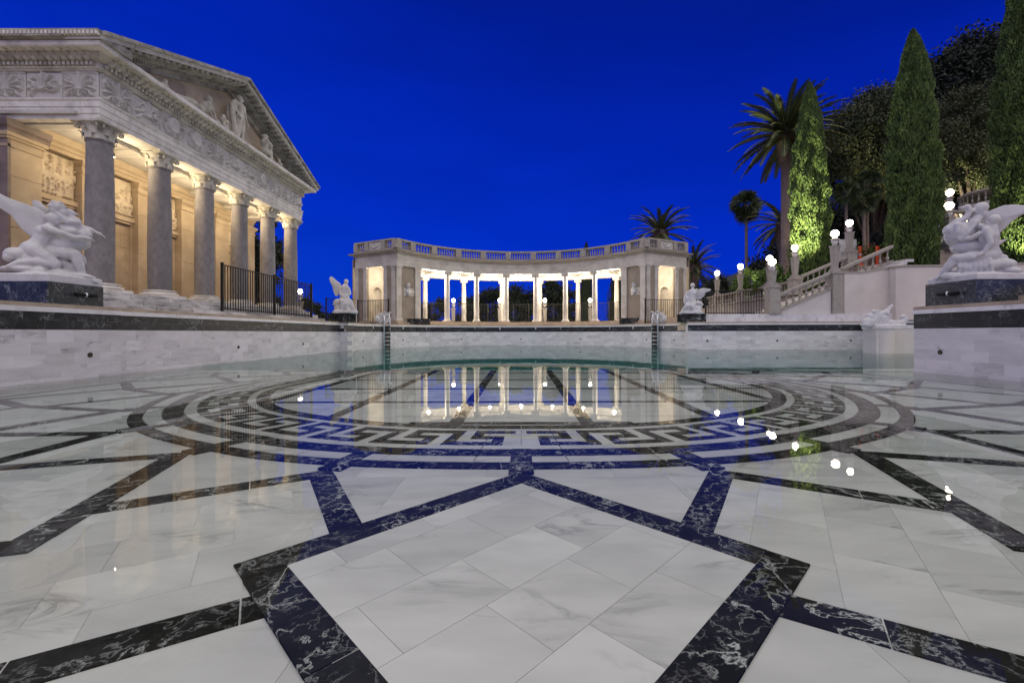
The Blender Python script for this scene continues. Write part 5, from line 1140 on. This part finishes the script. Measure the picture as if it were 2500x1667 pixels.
for i, x in enumerate((20.45, 21.5, 22.25)):
    t = thing('barrier_post', 'orange plastic barrier post by the planters, %s' % ('nearest the stair lamp', 'in the middle', 'nearest the big cypress')[i], 'bollard', (x, 26.15, 4.88), group='orange barrier posts among the planters')
    B(MB().lathe([(.19, 0), (.19, .05), (.09, .08), (.075, 1.05), (.09, 1.06), (.09, 1.16), (.02, 1.18)], n=14), 'post', 'orange_plastic', t, 40); B(MB().lathe([(.086, .6), (.086, .72)], n=14, cap=False), 'band', 'white_paint', t)
t = thing('notice_board', 'plain white board standing behind the lamp at the top of the stairs', 'board', (20.8, 27.6, 4.88)); B(MB().box(-.55, .55, -.02, .02, .5, 1.9), 'panel', 'white_paint', t); B(MB().box(-.5, -.45, -.02, .02, 0, .5).box(.45, .5, -.02, .02, 0, .5), 'legs', 'black_metal', t)
# ============================================================ PLANTS
def leafmesh(P, D, L, Wd, name, m, seed=1, fold=True):
    """many small pointed leaf faces: P centres, D directions (n,3), L length, Wd width arrays"""
    rs = np.random.RandomState(seed); n = len(P); D = D/np.linalg.norm(D, axis=1, keepdims=True)
    rnd = rs.normal(size=(n, 3)); S_ = np.cross(D, rnd); S_ /= np.linalg.norm(S_, axis=1, keepdims=True)
    L = np.broadcast_to(L, (n,))[:, None]; Wd = np.broadcast_to(Wd, (n,))[:, None]
    v = np.stack([P-D*L*.5, P+S_*Wd*.5, P+D*L*.5, P-S_*Wd*.5], axis=1).reshape(-1, 3)
    me = bpy.data.meshes.new(name); me.vertices.add(4*n); me.vertices.foreach_set('co', v.ravel()); me.loops.add(4*n); me.loops.foreach_set('vertex_index', np.arange(4*n)); me.polygons.add(n)
    me.polygons.foreach_set('loop_start', np.arange(n)*4); me.update(calc_edges=True); me.validate(); me.materials.append(MATS[m]); return me
def cypress(label, x, y, z, h, r, n=36000, seed=1, m='cypress_leaf', group=None):
    t = thing('cypress_tree', label, 'cypress', (x, y, z)); rs = np.random.RandomState(seed)
    if group: t['group'] = group
    B(MB().lathe([(.22, -.1), (.15, .6), (.10, h*.5), (.02, h*.9)], n=8), 'trunk', 'bark', t, True)
    tt = rs.uniform(0, 1, n)**.9; prof = lambda q: r*np.clip(np.minimum((q+.08)/.18, 1)**.45*(1-np.clip(q, 0, 1)**3.4)**.78, 0, 9)
    ang = rs.uniform(0, 2*PI, n)
    lob = 1+.12*np.sin(ang*5+tt*11+seed)+.09*np.sin(ang*9-tt*31)+.06*np.sin(tt*63+ang*3)
    rad = prof(tt)*lob*(1-.30*rs.uniform(0, 1, n)**2.2)
    P = np.stack([rad*np.cos(ang), rad*np.sin(ang), .25+tt*(h-.25)], 1); D = np.stack([np.cos(ang)*.38, np.sin(ang)*.38, np.full(n, 1.0)], 1)+rs.normal(size=(n, 3))*.22
    put('crown', leafmesh(P, D, rs.uniform(.14, .30, n), rs.uniform(.045, .085, n), 'crown', m, seed), None, t)
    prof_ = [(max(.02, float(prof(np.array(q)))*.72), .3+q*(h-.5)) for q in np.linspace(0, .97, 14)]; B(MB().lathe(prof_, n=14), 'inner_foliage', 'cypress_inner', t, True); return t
cypress('bright green cypress lit from below beside the stairs', 19.3, 29.0, 3.05, 14.5, 1.08, 40000, 1)
cypress('tall dark cypress growing above the plastered wall', 21.9, 24.2, 4.1, 13.6, 1.10, 42000, 2)
cypress('tallest cypress cut by the right edge of the photo', 27.7, 24.0, 4.1, 17.2, 1.15, 42000, 3)
cypress('slender dark cypress seen through the right end of the colonnade, inner one', 7.55, 50, -3, 14.3, .95, 6000, 4, 'dark_leaf', 'cypresses beyond the colonnade')
cypress('slender dark cypress seen through the right end of the colonnade, outer one', 11.0, 50, -3, 11.5, 1.2, 6000, 5, 'dark_leaf', 'cypresses beyond the colonnade')
def frond(mb, rib, base, az, el, L, droop, w=.55, n=26, seed=0):
    rs = random.Random(seed); p = Vector(base); a = el; pts = [p.copy()]; seg = 12
    for i in range(seg):
        a -= droop/seg*(.5+1.2*i/seg); p = p+Vector((math.cos(az)*math.cos(a), math.sin(az)*math.cos(a), math.sin(a)))*(L/seg); pts.append(p.copy())
    rib.tube(pts, [.035*(1-.8*i/seg)+.006 for i in range(seg+1)], 4, False)
    side = Vector((-math.sin(az), math.cos(az), 0))
    for i in range(n):
        t = .12+.88*i/n; f = t*seg; k = min(seg-1, int(f)); q = pts[k].lerp(pts[k+1], f-k); d = (pts[k+1]-pts[k]).normalized(); up = side.cross(d)
        wl_ = w*math.sin(PI*min(1, .18+t*.78))**.7
        for s in (-1, 1):
            e_ = q+(side*s*.86+d*.55+up*(.18+rs.uniform(-.15, .1)))*wl_-Vector((0, 0, .10*wl_)); b = d*(L/n*.62)
            mb.add([tuple(q-b), tuple(q+b), tuple(e_)], [(0, 1, 2)])
def date_palm(label, x, y, z, hz, rc, tr=.4, nf=54, seed=1):
    t = thing('date_palm', label, 'palm tree', (x, y, z)); H = hz-z
    tm = MB(); prof = [(tr*(1.25-.25*min(1, q*6))*(1 if q < .80 else 1+.75*math.sin((q-.80)/.2*PI*.62)), q*H) for q in np.linspace(0, 1, 26)]; tm.lathe(prof, n=18)
    B(tm, 'trunk', 'palm_bark', t, True)
    sc = MB()
    for k in range(230):
        q = .80+.2*(k/230); a = k*2.399; rr = tr*(1+.75*math.sin((q-.80)/.2*PI*.62)); c, s_ = math.cos(a), math.sin(a)
        p0 = Vector((rr*c, rr*s_, q*H)); sc.add([tuple(p0+Vector((-s_*.10, c*.10, -.08))), tuple(p0+Vector((s_*.10, -c*.10, -.08))), tuple(p0+Vector((c*.09, s_*.09, .13)))], [(0, 1, 2)])
    B(sc, 'bark_scales', 'palm_bark', t, kind='stuff')
    lf = MB(); rb = MB(); rs = random.Random(seed)
    for i in range(nf):
        f = i/nf; el = R(82-118*f**.9+rs.uniform(-7, 7)); frond(lf, rb, (0, 0, H-.1-.25*f), i*2.399+rs.uniform(-.2, .2), el, rc*rs.uniform(1.0, 1.18), R(56-20*f), rc*.13, 34, i+seed*100)
    B(lf, 'fronds', 'palm_leaf', t); B(rb, 'frond_ribs', 'palm_rib', t, True); return t
date_palm('tall date palm with a thick straight trunk behind the bright cypress', 22.0, 36, 2.9, 17.5, 4.1, .37, 84, 1)
date_palm('short date palm spreading behind the tall palm trunk', 27.2, 45, -3, 12.3, 3.4, .4, 40, 2)
date_palm('bushy date palm rising behind the roof of the right pavilion', 16.1, 50, -3, 12.6, 3.6, .5, 52, 3)
date_palm('lower date palm beside the right pavilion corner', 20.7, 52, -3, 8.9, 3.2, .5, 44, 4)
def fan_palm(label, x, y, z, hz, rc, tr=.14, nf=34, seed=1, m='palm_leaf'):
    t = thing('fan_palm', label, 'palm tree', (x, y, z)); H = hz-z
    B(MB().lathe([(tr*1.5, 0), (tr, H*.1), (tr*.8, H*.9), (tr*1.1, H)], n=10), 'trunk', 'palm_bark', t, True)
    lf = MB(); rs = random.Random(seed)
    for i in range(nf):
        az = i*2.399; el = R(80-150*(i/nf)+rs.uniform(-12, 12)); d = Vector((math.cos(az)*math.cos(el), math.sin(az)*math.cos(el), math.sin(el))); c = Vector((0, 0, H))+d*rc*rs.uniform(.15, .55)
        side = Matrix.Rotation(rs.uniform(-1.2, 1.2), 3, d) @ Vector((-math.sin(az), math.cos(az), 0)); lf.tube([(0, 0, H), tuple(c)], .018, 4, False)
        for k in range(13):
            a = R(-78+13*k); e_ = (d*math.cos(a)+side*math.sin(a)).normalized(); tip = c+e_*rc*.52*rs.uniform(.85, 1.1)-Vector((0, 0, rc*.13)); w_ = (e_.cross(side.cross(d)).normalized()+side.cross(d)*rs.uniform(-.8, .8)).normalized()*rc*.04
            md = c.lerp(tip, .55)+Vector((0, 0, rc*.04)); lf.add([tuple(c), tuple(md-w_), tuple(tip), tuple(md+w_)], [(0, 1, 2, 3)])
    B(lf, 'leaves', m, t); return t
fan_palm('slim fan palm standing alone left of the tall date palm', 26.0, 50, -3, 15.6, 2.2, .19, 44, 1)
fan_palm('small windmill palm under the oak, left one', 25.5, 34, 4.8, 11.9, 1.35, .12, 34, 2)
fan_palm('small windmill palm under the oak, right taller one', 27.4, 34.3, 4.8, 12.6, 1.45, .12, 36, 3)
fan_palm('small windmill palm with the lowest crown under the oak', 26.9, 34, 4.8, 11.2, 1.3, .12, 30, 4)
def tree(label, x, y, z, blobs, n, m='oak_leaf', ls=.30, name='oak_tree', cat='tree', trunk=.35, seed=1, group=None):
    """blobs: (dx,dy,dz,r) foliage masses, limbs run to each"""
    t = thing(name, label, cat, (x, y, z), group=group); rs = np.random.RandomState(seed); tb = MB(); fork = Vector((0, 0, min(b[2] for b in blobs)*.45))
    if trunk:
        tb.tube([(0, 0, -.3), tuple(fork*.5+Vector((.1, 0, 0))), tuple(fork)], [trunk*1.3, trunk, trunk*.8], 8)
        for b in blobs: q = Vector(b[:3]); tb.tube([tuple(fork), tuple(fork.lerp(q, .5)+Vector((0, 0, .3))), tuple(q)], [trunk*.6, trunk*.3, trunk*.1], 6)
        B(tb, 'trunk', 'bark', t, True)
    Ps = []; Ds = []; tot = sum(b[3]**2 for b in blobs)
    for b in blobs:
        k = int(n*b[3]**2/tot); ns = max(6, int(b[3]*7)); cen = rs.normal(size=(ns, 3)); cen /= np.linalg.norm(cen, axis=1, keepdims=True); cen *= b[3]*rs.uniform(.55, 1.0, (ns, 1)); cen[:, 2] *= .75
        w = rs.randint(0, ns, k); off = rs.normal(size=(k, 3))*b[3]*.17; P = np.array(b[:3])+cen[w]+off; Ps.append(P); Ds.append(cen[w]+rs.normal(size=(k, 3))*b[3]*.6)
    P = np.concatenate(Ps); D = np.concatenate(Ds)+1e-3; put('crown', leafmesh(P, D, rs.uniform(.6, 1.3, len(P))*ls, rs.uniform(.35, .65, len(P))*ls, 'crown', m, seed), None, t); return t
tree('large dark oak left of the tall dark cypress', 32.5, 40, 3, [(0, 0, 16.5, 3.6), (-3, 0, 14.5, 2.8), (2.6, .5, 15.5, 3.4), (-3.3, 0, 11.6, 2.4), (-.5, -1, 12.5, 2.8), (2, 1, 18.4, 2.9), (2.5, .5, 11.5, 2.8)], 100000, 'oak_leaf', .25, seed=11)
tree('sprawling oak with lit foliage between the two right cypresses', 34.5, 33, 4, [(0, 0, 10.5, 2.9), (-3, -1, 10.5, 2.4), (3, 0, 11.8, 2.8), (-1, 0, 12.8, 2.5), (2, 0, 8.6, 2.2), (-3.4, 0, 8.2, 1.8), (5.5, 0, 10, 2.5)], 90000, 'oak_leaf', .20, seed=12)
tree('dark oak on the hill high above the lit oak', 45, 45, 6, [(0, 0, 17, 5), (-6, 0, 14.5, 4), (5, 0, 20, 5), (0, 0, 22, 4), (-3, 0, 11, 4)], 90000, 'dark_leaf', .42, seed=13)
tree('dark oak at the far right behind the tallest cypress', 58, 45, 8, [(0, 0, 22, 6), (-6, 0, 20, 5), (5, 0, 20, 6), (0, 0, 15, 6)], 70000, 'dark_leaf', .45, seed=14)
tree('dark bushy tree behind the small windmill palms', 40, 52, 3, [(0, 0, 10, 4.8), (-5, 0, 8.5, 4.2), (5, 0, 11, 4.8), (-9, 0, 6, 3.2), (0, 0, 5, 4), (5, 0, 5, 4)], 60000, 'dark_leaf', .42, seed=15)
tree('dark shrub mass at the foot of the hill behind the planters', 30, 36, 4.9, [(0, 0, 2.5, 2.0), (-3, 0, 2.0, 1.8), (3, -1, 3, 2.2), (6, -2, 3, 2.4)], 16000, 'dark_leaf', .35, name='shrub', cat='shrub', trunk=.1, seed=16)
tree('dark pine seen through the middle of the colonnade, left of centre', -4.0, 60, -3, [(0, 0, 8.2, 2.4), (-3, 0, 7.2, 2.0), (3, 0, 8.4, 2.2), (0, 0, 5.5, 3), (-3, 0, 4.5, 2.5), (3, 0, 5, 3)], 22000, 'dark_leaf', .4, 'pine_tree', seed=17)
tree('dark pine seen through the middle of the colonnade, right of centre', 4.0, 60, -3, [(0, 0, 9.2, 2.6), (-3, 0, 8.2, 2.2), (2.6, 0, 8.2, 2.0), (0, 0, 5.5, 3), (3, 0, 4.5, 2.5)], 22000, 'dark_leaf', .4, 'pine_tree', seed=18)
tree('small dark tree seen through the left end of the colonnade', -11, 55, -3, [(0, 0, 7, 1.8), (-2, 0, 5.5, 1.6), (1.5, 0, 5, 1.8)], 6000, 'dark_leaf', .3, seed=19)
tree('dark tree rising between the last temple columns', -19.6, 32, 0, [(0, 0, 9.2, 1.3), (.4, 0, 7.2, 1.5), (-.2, 0, 5, 1.6), (1.3, 0, 6.2, 1.1), (.2, 0, 3, 1.6), (-1, 0, 8, 1.2)], 14000, 'dark_leaf', .30, seed=20)
tree('low dark bush right of the temple fence', -22.5, 46, -1, [(0, 0, 4.0, 1.6), (2, 0, 3.4, 1.3), (-2, 0, 3.2, 1.4)], 7000, 'dark_leaf', .3, name='shrub', cat='shrub', trunk=.1, seed=21)
tree('low dark bush behind the small statue left of the colonnade', -17.0, 50, -1, [(0, 0, 2.6, 1.5), (3, 0, 2.8, 1.4), (-2, 0, 2.2, 1.3)], 6000, 'dark_leaf', .3, name='shrub', cat='shrub', trunk=.1, seed=22)
for i, (x, y, h, lb) in enumerate(((18.0, 34.0, 2.5, 'leftmost of the three'), (18.3, 31.2, 2.7, 'middle one of the three'), (17.5, 29.9, 2.0, 'nearest the lit cypress'))):
    tree('bright green citrus bush behind the terrace balustrade, %s' % lb, x, y, 3.08, [(0, 0, h*.78, .95), (-.6, .3, h*.5, .8), (.5, -.7, h*.6, .85), (-.2, .9, h*.62, .8), (0, -.9, h*.4, .7)], 9000, 'bright_leaf', .16, 'citrus_bush', 'bush', .06, 30+i, 'citrus bushes behind the terrace balustrade')
tree('dark bush between the right pavilion and the terrace', 15.5, 42, 0, [(0, 0, 4.3, 1.3), (-1.5, 0, 3.6, 1.2), (1.6, 0, 4.2, 1.4), (3.4, 0, 5, 1.5)], 9000, 'dark_leaf', .28, name='shrub', cat='shrub', trunk=.1, seed=34)
# hillside
hm = MB(); nx, ny = 40, 26
for j in range(ny+1):
    for i in range(nx+1):
        x = 30+i*6.5; y = 33+j*6; hgt = 4.6+26*(1-math.exp(-max(0, x-31-.15*(y-33))/26))*min(1, .25+(y-33)/26)+.9*math.sin(x*.31+y*.2)*min(1, i/4); hm.v.append((x, y, hgt if j and i else 2.0))
hm.f = [(j*(nx+1)+i, j*(nx+1)+i+1, (j+1)*(nx+1)+i+1, (j+1)*(nx+1)+i) for j in range(ny) for i in range(nx)]
put('hillside', hm.mesh('hillside', True), 'ground_soil', kind='structure')
# ============================================================ GARDEN UPLIGHTS (small ground spots that light cypress, bushes, palm and statues' trees)
def uplight(label, x, y, z, target, e, col, size=55, blend=.6):
    t = thing('ground_spotlight', label, 'spotlight', (x, y, z)); d = (Vector(target)-Vector((x, y, z+.15))).normalized(); q = d.to_track_quat('Z', 'Y').to_matrix().to_4x4()
    mb = MB(); mb.M = Matrix.Translation((0, 0, .15)) @ q; mb.lathe([(.05, -.12), (.07, -.08), (.08, .05), (.075, .05), (.06, .0)], n=14); B(mb, 'housing', 'black_metal', t, 40)
    B(MB().lathe([(.05, 0), (.05, .02), (.015, .03), (.015, .1)], n=10), 'stand', 'black_metal', t, 40)
    l = bpy.data.lights.new('uplight_bulb', 'SPOT'); l.energy = e; l.color = col; l.spot_size = R(size); l.spot_blend = blend; l.shadow_soft_size = .06
    o = bpy.data.objects.new('uplight_bulb', l); LK(o); o.parent = t; o.location = tuple(Vector((0, 0, .15))+d*.08); o.rotation_euler = (-d).to_track_quat('Z', 'Y').to_euler(); return t
uplight('small black spotlight at the foot of the bright cypress', 16.95, 26.9, 3.08, (19.3, 29.0, 15.0), 12500, (1.0, .93, .62), 56, .9)
uplight('small black spotlight among the citrus bushes', 16.95, 31.2, 3.08, (18.3, 31.2, 4.6), 900, (1.0, .93, .62), 120)
uplight('small black spotlight at the foot of the tall date palm', 20.4, 34.0, 3.08, (21.9, 36, 17), 16000, (1.0, .78, .42), 26)
uplight('small black spotlight under the sprawling oak', 31.5, 30.5, 5.4, (34, 33, 14), 9000, (1.0, .88, .58), 80)
uplight('small black spotlight on the bed before the tall dark cypress', 20.5, 23.5, 4.12, (21.9, 24.2, 14), 700, (1.0, .93, .66), 80)
uplight('small black spotlight by the right cypress', 26.6, 22.7, 4.12, (27.7, 24.0, 18), 1300, (1.0, .95, .62), 80)
